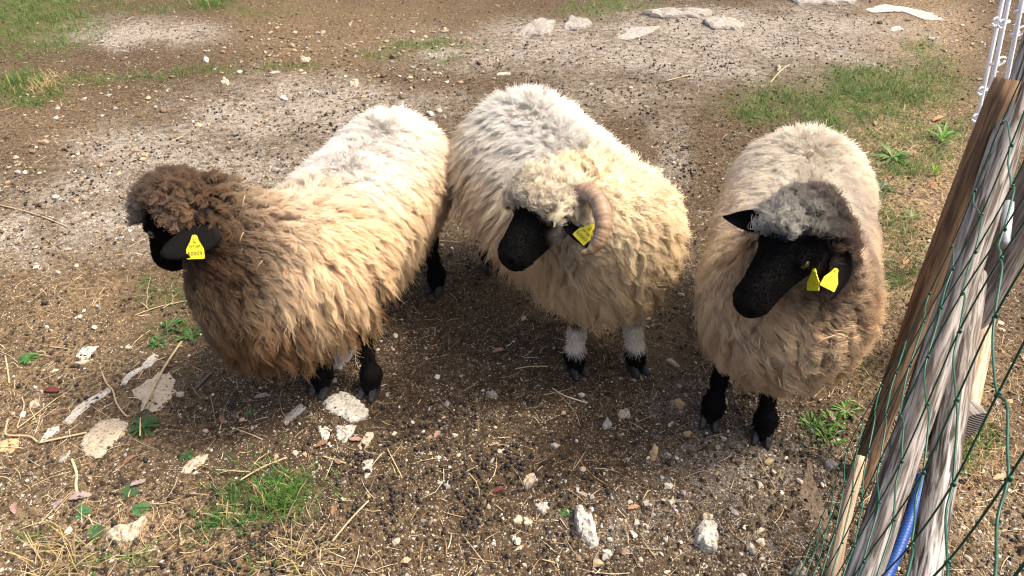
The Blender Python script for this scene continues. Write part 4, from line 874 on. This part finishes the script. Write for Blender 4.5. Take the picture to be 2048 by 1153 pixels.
# ---------------------------------------------------------------- stones
WHT, CRE, GRY, OCH, BRN = (.40, .375, .325), (.385, .325, .235), (.29, .275, .25), (.39, .275, .15), (.17, .13, .092)
def C3(L): return [(x/3.976, 640+y/3.976) for x, y in L]
def C6(L): return [(x/2.2475, 640+y/2.2475) for x, y in L]
def C7(L): return [(800+x/2.2478, 640+y/2.2478) for x, y in L]
def C5(L): return [(950+x/3.7236, 880+y/3.7236) for x, y in L]
def C8(L): return [(1400+x/3.09, 780+y/3.09) for x, y in L]
def C1(L): return [(1024+x/2, y/2) for x, y in L]
def C0(L): return [(x/2, y/2) for x, y in L]
STONES = [
 (C3([(1060, 580), (1180, 510), (1280, 430), (1400, 490), (1390, 540), (1410, 590), (1340, 680), (1230, 760), (1120, 700), (1150, 660), (1090, 630)]), CRE, .012, 'broad cream slab with a thick straw stalk lying across it'),
 (C3([(960, 510), (1010, 450), (1090, 410), (1180, 370), (1200, 290), (1270, 290), (1240, 350), (1180, 400), (1100, 440), (1040, 470), (1010, 530)]), WHT, .010, 'narrow crooked white stone just above the broad cream slab'),
 (C3([(510, 820), (600, 710), (680, 650), (780, 590), (900, 545), (860, 610), (720, 690), (650, 750), (590, 830), (545, 850)]), WHT, .011, 'long narrow white stone strip slanting across the left foreground'),
 (C3([(330, 980), (400, 890), (490, 860), (480, 910), (400, 960), (350, 990)]), WHT, .009, 'small white stone between the long strip and the bent straw'),
 (C3([(650, 980), (720, 900), (760, 840), (900, 790), (1000, 830), (1040, 870), (960, 950), (870, 1040), (790, 1110), (680, 1090)]), CRE, .013, 'large pitted cream slab beside the green weed rosette'),
 (C3([(-30, 1010), (80, 970), (170, 960), (150, 1040), (90, 1075), (-30, 1060)]), OCH, .012, 'ochre stone cut off by the left edge of the picture'),
 (C3([(600, 300), (650, 230), (790, 210), (740, 260), (720, 300), (690, 310)]), WHT, .012, 'white wedge shaped stone right of the round leaved weed'),
 (C3([(620, 340), (660, 315), (720, 325), (690, 355), (640, 360)]), CRE, .008, 'small cream stone just below the white wedge'),
 (C3([(215, 680), (260, 650), (300, 640), (325, 690), (250, 710)]), CRE, .012, 'cream stone below the dark red leaf'),
 (C3([(405, 420), (430, 390), (470, 395), (440, 420)]), CRE, .008, 'tiny cream stone above the dark red leaf'),
 (C3([(990, 230), (1030, 200), (1060, 240), (1020, 245)]), CRE, .009, 'small yellowish stone above the narrow crooked white stone'),
 (C3([(470, 1140), (490, 1090), (570, 1060), (540, 1110), (490, 1150)]), GRY, .008, 'small greyish stone left of the pitted cream slab'),
 (C3([(365, 90), (400, 65), (425, 80), (380, 95)]), CRE, .007, 'flat tan pebble above the round leaved weed'),
 (C6([(1500, 130), (1560, 90), (1610, 95), (1590, 160), (1530, 225), (1505, 225)]), GRY, .010, 'grey slab lying between the front hooves of the brown necked sheep'),
 (C6([(1450, 370), (1520, 320), (1600, 345), (1650, 400), (1655, 440), (1580, 460), (1540, 440), (1480, 410)]), WHT, .014, 'biggest white pitted stone right below the front hooves'),
 (C6([(1240, 490), (1290, 420), (1350, 380), (1370, 400), (1300, 460), (1260, 495)]), GRY, .008, 'grey slanting stone left of the biggest white one'),
 (C6([(1425, 480), (1460, 470), (1490, 490), (1470, 540), (1445, 530)]), WHT, .009, 'left of two small white stones below the biggest one'),
 (C6([(1505, 475), (1600, 475), (1590, 510), (1550, 550), (1515, 530)]), WHT, .010, 'right of two white stones below the biggest one'),
 (C6([(1605, 570), (1650, 505), (1685, 515), (1660, 560), (1630, 580)]), CRE, .010, 'cream slanting stone touching the heap of droppings'),
 (C6([(1620, 640), (1640, 610), (1680, 620), (1670, 680), (1640, 710)]), WHT, .009, 'white stone right below the heap of droppings'),
 (C6([(810, 690), (840, 640), (900, 610), (940, 605), (910, 650), (850, 690)]), CRE, .012, 'cream stone with a small green weed at its tip'),
 (C6([(475, 1000), (480, 960), (540, 940), (600, 930), (660, 905), (640, 950), (600, 1000), (540, 1010)]), CRE, .018, 'thick cream stone alone near the lower left corner'),
 (C6([(1155, 230), (1180, 200), (1215, 200), (1190, 240)]), CRE, .010, 'small cream stone below the hanging chest wool'),
 (C6([(985, 190), (1000, 175), (1020, 178), (1010, 195)]), CRE, .008, 'rounded pale pebble left of the chest wool'),
 (C6([(1070, 140), (1100, 115), (1125, 120), (1100, 140)]), CRE, .009, 'upper of two pale stones under the chest wool'),
 (C6([(1048, 175), (1075, 150), (1098, 155), (1065, 180)]), CRE, .008, 'lower of two pale stones under the chest wool'),
 (C5([(350, 340), (370, 280), (430, 230), (460, 290), (430, 330), (380, 370)]), CRE, .018, 'upright cream stone with pointed top in the centre foreground'),
 (C5([(440, 470), (490, 455), (550, 460), (550, 500), (510, 545), (460, 510)]), WHT, .014, 'heart shaped white stone left of the clover'),
 (C5([(275, 590), (320, 540), (355, 560), (350, 615), (290, 615)]), CRE, .014, 'left one of a touching pair of cream stones'),
 (C5([(360, 570), (400, 555), (440, 600), (410, 630), (365, 620)]), CRE, .014, 'right one of a touching pair of cream stones'),
 (C5([(745, 520), (780, 500), (860, 570), (890, 640), (920, 740), (915, 805), (850, 780), (780, 720), (740, 620)]), WHT, .030, 'big long ridged white stone at the bottom centre'),
 (C5([(940, 820), (990, 805), (1040, 830), (1010, 870)]), WHT, .008, 'small white stone at the foot of the long ridged one'),
 (C5([(1630, 690), (1690, 630), (1795, 620), (1805, 720), (1790, 850), (1700, 830), (1640, 800)]), WHT, .030, 'big blocky pale stone at the bottom right of centre'),
 (C5([(1675, 580), (1710, 555), (1770, 590), (1750, 620), (1690, 620)]), CRE, .018, 'rounded stone resting against the big blocky one'),
 (C5([(1295, 110), (1330, 50), (1365, 80), (1345, 160), (1305, 160)]), OCH, .016, 'upright orange tinted stone on the grey gravel'),
 (C5([(560, 30), (600, 5), (640, 35), (600, 60)]), WHT, .012, 'small white stone above the upright cream one'),
 (C5([(755, 385), (800, 370), (840, 400), (830, 425)]), CRE, .010, 'left pebble of a pair above the long ridged stone'),
 (C5([(850, 400), (885, 395), (890, 440), (855, 440)]), GRY, .012, 'right grey pebble of a pair above the long ridged stone'),
 (C5([(260, 700), (300, 690), (315, 740), (280, 740)]), WHT, .010, 'knobbly white pebble below the touching pair'),
 (C5([(275, 820), (330, 775), (365, 780), (310, 815)]), CRE, .008, 'flat slanted chip near the bottom heap of droppings'),
 (C5([(1425, 455), (1480, 440), (1490, 470), (1455, 490)]), CRE, .012, 'star shaped pale pebble left of the blocky stone'),
 (C5([(1130, 460), (1160, 445), (1180, 475), (1140, 485)]), CRE, .010, 'tan pebble midway between the two biggest foreground stones'),
 (C7([(975, 430), (990, 410), (1025, 410), (1035, 440), (990, 445)]), CRE, .016, 'cream rock with flat top in the middle of the yard'),
 (C7([(905, 480), (930, 445), (955, 480), (920, 495)]), GRY, .016, 'grey angular rock left below the flat topped one'),
 (C7([(1195, 180), (1215, 165), (1265, 210), (1240, 210)]), CRE, .014, 'slanting cream rock right of the ram front hooves'),
 (C7([(1215, 370), (1250, 360), (1285, 385), (1260, 400)]), OCH, .016, 'brownish wedge rock left of the black front leg'),
 (C7([(1390, 460), (1410, 435), (1435, 445), (1430, 470), (1405, 475)]), CRE, .018, 'round tan rock touching a black front hoof'),
 (C7([(1270, 510), (1300, 500), (1320, 520), (1290, 530)]), OCH, .010, 'flat orange brown pebble below the tan rock'),
 (C7([(1445, 370), (1465, 355), (1475, 380), (1455, 390)]), WHT, .012, 'pale pebble behind the black front leg'),
 (C7([(385, 330), (420, 320), (445, 340), (410, 345)]), (.26, .24, .21), .018, 'flat grey stone below the scattered droppings'),
 (C7([(1590, 955), (1620, 935), (1645, 945), (1610, 965)]), CRE, .008, 'flat triangular chip near the embedded rock'),
 (C7([(1615, 535), (1635, 528), (1652, 535), (1630, 548)]), CRE, .008, 'small pale chip in front of the nearest hoof'),
 (C7([(1030, 265), (1085, 245), (1090, 255), (1040, 280)]), CRE, .008, 'long pale chip in front of the ram'),
 (C8([(600, 640), (640, 560), (660, 450), (690, 440), (680, 520), (720, 620), (760, 720), (820, 850), (760, 870), (680, 800), (610, 710)]), BRN, .009, 'long brown half buried rock beside the post foot'),
 (C8([(760, 450), (810, 440), (855, 470), (830, 505), (770, 500)]), GRY, .016, 'grey rock next to the post foot'),
 (C8([(685, 475), (705, 462), (722, 480), (705, 497)]), CRE, .010, 'round tan pebble above the half buried rock'),
 (C8([(725, 510), (750, 497), (775, 515), (750, 530)]), CRE, .010, 'tan pebble between the half buried rock and the post'),
 (C8([(560, 1110), (620, 1090), (655, 1120), (640, 1160), (580, 1165)]), CRE, .018, 'knobbly cream rock at the bottom edge near the stake'),
 (C1([(0, 150), (40, 110), (120, 85), (170, 100), (150, 140), (60, 150)]), (.26, .24, .21), .018, 'pale bedrock patch at the top centre'),
 (C1([(200, 120), (230, 70), (310, 90), (320, 110), (260, 125)]), (.26, .24, .21), .018, 'pale bedrock patch right of the top centre'),
 (C1([(520, 60), (600, 50), (800, 50), (790, 70), (600, 80)]), (.26, .24, .21), .018, 'long thin grey rock band at the top'),
 (C1([(410, 150), (440, 110), (600, 105), (560, 130), (470, 160)]), (.27, .255, .23), .009, 'low grey bedrock behind the ram'),
 (C1([(760, 90), (830, 75), (940, 95), (900, 120), (800, 120)]), (.26, .24, .21), .018, 'pale flat rock in the middle of the grey gravel'),
 (C1([(1410, 35), (1480, 15), (1590, 30), (1700, 55), (1740, 80), (1640, 75), (1560, 45), (1450, 50)]), (.38, .36, .32), .014, 'long white rock ledge at the top right'),
 (C1([(1510, 110), (1550, 105), (1570, 120), (1520, 125)]), (.36, .34, .3), .012, 'small white rock below the long ledge'),
 (C1([(1110, 0), (1370, 0), (1360, 20), (1150, 25)]), (.26, .24, .21), .018, 'flat grey rock cut off by the top edge'),
 (C1([(1054, 275), (1063, 264), (1074, 272), (1072, 288), (1058, 288)]), CRE, .02, 'egg shaped cream stone behind the black faced sheep'),
 (C0([(885, 340), (900, 325), (920, 335), (915, 350)]), CRE, .02, 'rounded cream stone left of the sheep backs'),
 (C0([(812, 250), (820, 235), (838, 240), (832, 255)]), WHT, .016, 'white stone beside the mossy strip'),
 (C0([(1200, 250), (1210, 238), (1245, 243), (1230, 255)]), CRE, .018, 'flat cream stone behind the left sheep'),
 (C0([(1985, 300), (1990, 290), (2040, 290), (2040, 300)]), WHT, .012, 'long white chip behind the ram'),
 (C0([(1395, 340), (1405, 325), (1435, 330), (1430, 345)]), CRE, .018, 'cream stone just above the left sheep back'),
 (C0([(780, 512), (790, 500), (818, 505), (805, 520)]), CRE, .014, 'cream stone left of the sheep neck wool'),
 (C0([(560, 620), (580, 610), (600, 620), (580, 628)]), OCH, .010, 'tan stone above the left sheep head'),
]
SVAR = {}
def stone(poly, colr, h, label, seed):
    rr = np.random.default_rng(seed); G = np.array([ground(x, y) for x, y in poly]); c = G.mean(0); D = G-c; n = 36
    L = np.r_[0, np.cumsum(np.linalg.norm(np.diff(np.r_[D, D[:1]], axis=0), axis=1))]; u = np.linspace(0, L[-1], n, endpoint=False)
    O = np.stack([np.interp(u, L, np.r_[D[:, k], D[:1, k]]) for k in range(2)], 1); sz = np.linalg.norm(O, axis=1).mean()
    O = .6*O+.2*(np.roll(O, 1, 0)+np.roll(O, -1, 0)); O *= (1.02+rr.normal(0, .05, (n, 1))+.10*np.array([[vnoise(k_*.8, seed)-.5] for k_ in range(n)]))
    if h <= .014: h *= .6
    h = max(h, sz*.22) if h > .0126 else h
    rings = [(1.03, -.012), (1.0, .25*h), (.93, .62*h), (.80, .86*h), (.58, 1.0*h), (.30, 1.05*h)]
    tl = rr.normal(0, .25, 2)*h/sz; V = []
    for s, z in rings:
        for q in O*s:
            zz = z+(np.dot(q, tl)+(vnoise(q[0]/sz*2.7+seed, q[1]/sz*2.7)-.5)*h*.55+(vnoise(q[0]*90+seed, q[1]*90)-.5)*h*.3 if z > 0 else 0)
            V.append([q[0]+rr.normal(0, sz*.012), q[1]+rr.normal(0, sz*.012), zz])
    V.append([0, 0, h*1.05]); m = len(rings)
    V = np.array(V)+[c[0], c[1], float(gh(c[0], c[1]))-.001]
    F = [(k*n+j, k*n+(j+1) % n, (k+1)*n+(j+1) % n, (k+1)*n+j) for k in range(m-1) for j in range(n)]+[((m-1)*n+j, (m-1)*n+(j+1) % n, m*n) for j in range(n)]
    nz = np.array([vnoise(v[0]*60, v[1]*60+seed)+.6*vnoise(v[0]*160, v[1]*160) for v in V])[:, None]
    C = np.array(colr)*(.72+.38*nz); o = mk('stone', V, F, M['stone'], origin=c, col=C.clip(.02, .8), smooth=sz < .02)
    return tag(o, label, 'stone', 'stones lying in the yard')
for k, (poly, colr, h, label) in enumerate(STONES): stone(poly, colr, h, label, 500+k)

# ---------------------------------------------------------------- plants
def leafblade(base, ang, ln, wd, rise, lob=0, curl=.8, seed=0):
    """one leaf with a midrib fold, some with lobes; returns V, F"""
    rr = np.random.default_rng(seed); n = 10; V = []; d = np.array([math.cos(ang), math.sin(ang), 0]); s = np.array([-d[1], d[0], 0]); p = np.array(base, float); el = rise
    for k in range(n+1):
        t = k/n; w_ = wd*.5*(math.sin(math.pi*min(1, t*.93+.05))**.8)*(.45+.55*t if lob == 0 else 1)
        if lob: w_ *= (.55+.45*abs(math.sin(t*math.pi*lob)))
        V += [p+s*w_+[0, 0, w_*.35], p, p-s*w_+[0, 0, w_*.35]]
        p = p+(d*math.cos(el)+np.array([0, 0, math.sin(el)]))*ln/n; el -= curl/n*(1+rr.normal(0, .2)); 
    F = []
    for k in range(n):
        for c in range(2): F.append((k*3+c, k*3+c+1, (k+1)*3+c+1, (k+1)*3+c))
    return np.array(V), F
def plant(name, px, py, nl, ln, wd, label, colr, rise=(.2, .7), lob=0, seed=0, spread=6.283, a0=0, cat='weed', off=.004, curl=.8):
    rr = np.random.default_rng(seed); g = ground(px, py); root = tag(empty(name, g), label, cat)
    for k in range(nl):
        a = a0+spread*(k+.5*rr.random())/nl; L_ = ln*rr.uniform(.65, 1.1); b = g+np.array([math.cos(a), math.sin(a), 0])*off*rr.random()+[0, 0, .002]
        V, F = leafblade(b, a, L_, wd*rr.uniform(.75, 1.15), rr.uniform(*rise), lob, curl, seed*50+k)
        V[:, 2] = np.maximum(V[:, 2], gh(V[:, 0], V[:, 1])+.003)
        mk('leaf', V, F, M['leaf'], root, col=np.array(colr)*rr.uniform(.7, 1.3)*(1+rr.normal(0, .06, 3)))
    return root
GR1, GR2, GR3, GR4 = (.05, .135, .03), (.035, .095, .022), (.12, .27, .03), (.075, .17, .03)
plant('weed', 57, 716, 11, .036, .018, 'weed with rounded leaves near the left edge', GR1, (.15, .6), seed=1)
plant('weed', 292, 862, 17, .062, .013, 'dark toothed rosette weed between the two big cream slabs', GR2, (.1, .8), lob=3, seed=2)
plant('weed', 374, 912, 8, .024, .013, 'small weed at the tip of a cream stone', GR2, (.15, .5), seed=3)
plant('weed', 500, 826, 5, .016, .012, 'tiny round leaved seedling below the sheep chest', GR1, (.1, .4), seed=4)
plant('weed', 1131, 1024, 7, .016, .014, 'small clover beside the long ridged stone', GR1, (.1, .4), seed=5)
plant('weed', 288, 558, 5, .028, .012, 'small seedling below the black muzzle on the left', GR1, (.1, .4), seed=6)
for k, (px, py, s_, lb) in enumerate([(345, 655, .030, 'left clump of low chickweed under the sheep neck'), (385, 672, .034, 'right clump of low chickweed under the sheep neck'), (318, 690, .02, 'small sprig of chickweed nearest the white stones')]):
    plant('weed', px, py, 16, s_, .014, lb, GR1, (.1, .8), seed=10+k, off=.03)
for k, (px, py, a0, lb) in enumerate([(245, 1000, .6, 'upper ferny leaf spray near the lower left corner'), (185, 1025, 2.6, 'left ferny leaf spray near the lower left corner'), (200, 1050, 4.2, 'lower ferny leaf spray above the thick cream stone'), (265, 1015, 5.4, 'right ferny leaf spray near the lower left corner')]):
    plant('weed', px, py, 4, .055, .020, lb, (.055, .13, .045), (.05, .25), lob=6, seed=20+k, spread=1.3, a0=a0)
plant('weed', 1785, 318, 16, .11, .022, 'spreading plantain with long dark leaves beside the right sheep', GR4, (.2, .8), seed=30)
plant('weed', 1885, 282, 11, .11, .020, 'upright weed with long light green leaves near the fence', (.10, .25, .03), (.6, 1.3), seed=31, curl=.9)
plant('weed', 1866, 352, 14, .07, .009, 'bright yellow green grass tuft near the fence', (.20, .38, .03), (.9, 1.45), seed=32, curl=.5, cat='grass tuft')
plant('weed', 1760, 382, 13, .09, .018, 'dark leafy weed touching the right sheep flank', GR2, (.2, .8), seed=33)
plant('weed', 1822, 440, 9, .06, .010, 'low grassy weed between the sheep and the fence', GR4, (.4, 1.0), seed=34)
plant('weed', 1772, 628, 5, .06, .022, 'broad bright leaf weed beside the brown post', (.07, .22, .03), (.2, .5), seed=35, spread=2.4, a0=1.6)
for k, (px, py) in enumerate([(1640, 862), (1668, 842), (1692, 822), (1655, 880), (1625, 850)]):
    plant('weed', px, py, 15, .034, .009, ['lowest bright goosegrass sprig near the post', 'middle bright goosegrass sprig near the post', 'bright goosegrass sprig touching the post', 'goosegrass sprig closest to the bottom of the patch', 'leftmost goosegrass sprig near the post'][k], (.09, .26, .03), (.2, 1.1), seed=40+k, off=.03, curl=.6)
def tuft(px, py, n, ln, spread, label, colr, seed, dry=.1):
    rr = np.random.default_rng(seed); g = ground(px, py); parts = []; cols = []
    for k in range(n):
        q = g[:2]+rr.normal(0, spread, 2); V, F = leafblade((q[0], q[1], float(gh(*q))), rr.uniform(0, 6.28), ln*rr.uniform(.5, 1.2), .0034, rr.uniform(.5, 1.45), 0, rr.uniform(.3, 1.3), seed*99+k)
        parts.append((V, F)); c = np.array((.36, .28, .12) if rr.random() < dry else colr)*rr.uniform(.7, 1.3); cols.append(np.tile(c, (len(V), 1)))
    V, F = join(parts); o = mk('grass_tuft', V, F, M['leaf'], origin=g, col=np.concatenate(cols)); return tag(o, label, 'grass tuft')
tuft(425, 12, 200, .10, .07, 'dense dark green tuft at the top edge', (.055, .15, .02), 1)
tuft(330, 28, 90, .06, .08, 'low grass tuft left of the dense one at the top', (.06, .13, .025), 12)
tuft(42, 165, 200, .10, .075, 'green grass tuft near the upper left edge', (.06, .15, .022), 2)
tuft(95, 180, 130, .10, .06, 'dried grass tuft right of the green one at upper left', (.30, .22, .11), 3, .8)
tuft(570, 985, 130, .065, .05, 'bright grass tuft in the lower left foreground', (.055, .16, .022), 5)
tuft(500, 1012, 110, .065, .05, 'darker grass tuft left of the bright foreground one', (.04, .11, .02), 6)
tuft(445, 1040, 70, .055, .045, 'thin grass tuft nearest the thick cream stone', (.04, .11, .02), 7)
tuft(470, 950, 60, .05, .04, 'small grass tuft above the foreground grass', (.04, .10, .02), 8)
tuft(640, 975, 50, .05, .04, 'sparse grass tuft right of the foreground grass', (.045, .12, .02), 9)
tuft(140, 1120, 70, .10, .035, 'withered grass tuft in the bottom left corner', (.34, .27, .16), 10, .6)
tuft(600, 1115, 60, .09, .04, 'heap of dry stems at the bottom left of centre', (.36, .29, .17), 11, .5)

# ---------------------------------------------------------------- straw stalks, twig, fallen leaves
def stalk(pts, r, label, colr=(.47, .36, .2), name='straw_stalk', z=.006, conv=None, cat='straw', mt=None):
    P = np.array([ground(*q)+[0, 0, z] for q in (conv(pts) if conv else pts)]); V, F = tube(spline(P, np.linspace(0, len(P)-1, 6*len(P))), r, 6, squash=(1, .6))
    o = mk(name, V, F, mt or M['straw'], origin=P[0], col=np.array(colr)); return tag(o, label, cat)
stalk([(1460, 215), (1320, 440), (1150, 780)], .0042, 'thick straight straw stalk lying over the broad cream slab', conv=C3, z=.022)
stalk([(820, 440), (860, 530), (910, 590), (940, 690), (1010, 790), (1050, 800)], .0026, 'crooked straw stalk left of the broad cream slab', conv=C3, z=.012)
stalk([(330, 1010), (500, 970), (700, 925)], .0036, 'straight straw leading up to the pitted cream slab', conv=C3, z=.010)
stalk([(320, 1008), (250, 962), (100, 955), (65, 930), (85, 820)], .0030, 'bent straw stalk above the ochre stone', conv=C3, z=.012)
stalk([(150, 890), (300, 770), (465, 638)], .0022, 'thin slanting straw below the dark red leaf', conv=C3)
stalk([(150, 880), (195, 700), (175, 620)], .0020, 'upright curved straw at the left edge', conv=C3)
stalk([(40, 285), (60, 400), (72, 500)], .0030, 'short straw at the left edge under the round leaved weed', conv=C3)
stalk([(1140, 830), (1138, 975)], .0022, 'short straw standing in the rosette weed', conv=C3, z=.02)
stalk([(615, 180), (655, 300), (650, 400), (665, 475)], .0040, 'flat curved pod like straw below the pitted slab', conv=lambda L: [(x*420/1774, 880+y*420/1774) for x, y in L], colr=(.6, .47, .26))
stalk([(1080, 880), (1220, 720), (1360, 575)], .0028, 'long straw slanting right of the foreground grass', conv=lambda L: [(380+x*.2628, 850+y*.2628) for x, y in L])
stalk([(390, 445), (560, 350), (745, 275)], .0026, 'straw lying across the top of the foreground grass', conv=lambda L: [(380+x*.2628, 850+y*.2628) for x, y in L], z=.02)
stalk([(205, 368), (470, 385)], .0022, 'level straw at the left of the foreground grass', conv=lambda L: [(380+x*.2628, 850+y*.2628) for x, y in L], z=.02)
stalk([(1010, 238), (1185, 290)], .0026, 'short straw left of the heap of droppings', conv=lambda L: [(380+x*.2628, 850+y*.2628) for x, y in L])
stalk([(1505, 190), (1610, 390)], .0020, 'thin straw right of the heap of droppings', conv=lambda L: [(380+x*.2628, 850+y*.2628) for x, y in L])
stalk([(1030, 738), (1060, 733), (1095, 733)], .0026, 'pale forked straw left of the ram front hooves')
stalk([(1105, 775), (1130, 792), (1175, 808)], .0024, 'white bent straw in front of the ram', colr=(.62, .55, .42))
stalk([(1110, 780), (1148, 825), (1160, 855)], .0016, 'thin brown stem below the white bent straw', colr=(.3, .21, .12))
stalk([(0, 412), (70, 430), (135, 455)], .0030, 'long pale stalk at the left edge of the gravel')
stalk([(270, 632), (320, 615), (380, 602)], .0022, 'thin straw below the black muzzle on the left')
stalk([(1540, 168), (1560, 145), (1578, 134)], .004, 'thin stem beside the egg shaped stone')
stalk([(1332, 164), (1382, 154)], .004, 'straw lying behind the gap between the ram and right sheep')
stalk([(1560, 575), (1690, 440)], .0052, 'broken twig with pale lichen below the left sheep', (.10, .085, .075), 'twig', conv=C3, cat='twig', z=.008)
stalk([(1840, 1020), (1890, 940)], .003, 'straw behind the split grey timber')
stalk([(1700, 690), (1680, 740)], .0022, 'straw at the foot of the right sheep')
stalk([(1625, 800), (1690, 735)], .0022, 'slanting straw right of the black front legs')
def dry_leaf(px, py, ln, ang, label, colr, seed, lob=4, wd=.5):
    rr = np.random.default_rng(seed); g = ground(px, py); V, F = leafblade(g+[0, 0, .006], ang, ln, ln*wd, rr.uniform(.1, .5), lob, rr.uniform(.3, 1.1), seed)
    V[:, 2] = np.maximum(V[:, 2], gh(V[:, 0], V[:, 1])+.004); c = np.array(colr); o = mk('fallen_leaf', V, F, M['dry'], origin=g, col=c); return tag(o, label, 'leaf', 'dry leaves on the ground')
PK, RD, BR_, GY_ = (.34, .21, .17), (.13, .035, .022), (.22, .12, .07), (.27, .22, .2)
for k, (px, py, ln, a, lb, c) in enumerate([
    (120, 785, .055, 3.0, 'dark red lobed leaf between two small stones at the left', RD), (30, 1012, .04, 5.3, 'pink brown lobed leaf near the lower left edge', PK), (262, 975, .045, .6, 'grey curled leaf above the ferny sprays', GY_), (110, 1022, .036, 1.4, 'narrow grey leaf in the lower left', GY_),
    (140, 1003, .06, .3, 'long greyish leaf under the curved pod like straw', GY_), (985, 705, .045, .2, 'pinkish lobed leaf among the scattered droppings', PK), (880, 862, .042, 4.4, 'pale red lobed leaf in the centre foreground', PK), (985, 985, .035, .3, 'dark red leaf left of the upright cream stone', RD),
    (672, 1010, .035, 4.6, 'brown leaf right of the foreground grass', BR_), (630, 895, .04, .4, 'brown leaf below the grey slanting stone', BR_), (700, 882, .04, .1, 'pinkish leaf at the foot of two white stones', PK), (1255, 1020, .035, .2, 'pale orange leaf right of the long ridged stone', (.36, .2, .11)),
    (1865, 243, .07, .3, 'large orange brown leaf near the fence stakes', (.42, .22, .10)), (1750, 255, .05, 1.2, 'pinkish leaf right of the right sheep rump', PK), (1862, 380, .045, .9, 'red brown leaf under the bright grass tuft', (.3, .11, .05)), (1815, 520, .05, 4.0, 'orange leaf between the right sheep and the post', (.38, .2, .1)),
    (1800, 540, .04, .8, 'pale leaf beside the orange one near the post', PK), (1848, 425, .05, 5.0, 'brown curled leaf above the low grassy weed', BR_), (450, 850, .04, 2.2, 'dark leaf below the broken twig', BR_), (250, 935, .04, .9, 'brown leaf between the pitted slab and the cream stone', BR_),
    (510, 800, .05, .2, 'faded leaf below the hanging chest wool', GY_), (1950, 870, .05, .4, 'brown leaf beside the sawn log', BR_), (1985, 960, .05, .1, 'pale tan leaf at the right edge', (.4, .3, .18))]):
    dry_leaf(px, py, ln, a, lb, c, 900+k)
# bits caught in the wool
def caught(S, px, py, dx, dy, ln, r, label, colr=(.6, .5, .3)):
    Q = S['pts']; x, y, zc = proj(Q); near = (abs(x-px) < 10) & (abs(y-py) < 10)
    z = zc[near].min()-.003 if near.any() else 1.8
    a = atd(px, py, z); d = camdir(dx, dy, .15); V, F = tube([a, a+d*ln*.5+CUP*.003, a+d*ln], [r, r, r*.5], 5, squash=(1, .5))
    tag(mk('straw_stalk', V, F, M['straw'], origin=a, col=np.array(colr)), label, 'straw', 'straw caught in wool')
caught(S3, 1487, 690, .35, -.9, .035, .0022, 'upright straw stuck in the chest wool of the black faced sheep')
caught(S3, 1500, 700, .6, -.75, .045, .0014, 'slanting straw stuck in the chest wool of the black faced sheep')
caught(S3, 1520, 672, -.1, -.95, .03, .0012, 'thin straw stuck in the chest wool, right of the slanting one')
caught(S3, 1624, 692, .88, .45, .06, .0024, 'pinkish dry blade on the right of the black faced sheep chest', (.5, .3, .22))
caught(S3, 1556, 755, .2, -.95, .025, .0020, 'pale straw at the bottom of the black faced sheep chest')
caught(S1, 490, 392, -.2, -.95, .03, .0014, 'straw stuck behind the brown head wool')
caught(S1, 512, 540, .6, .75, .03, .0014, 'slanting straw in the brown neck wool')
caught(S1, 487, 465, -.3, -.9, .028, .0012, 'thin straw in the brown wool right of the ear tag')
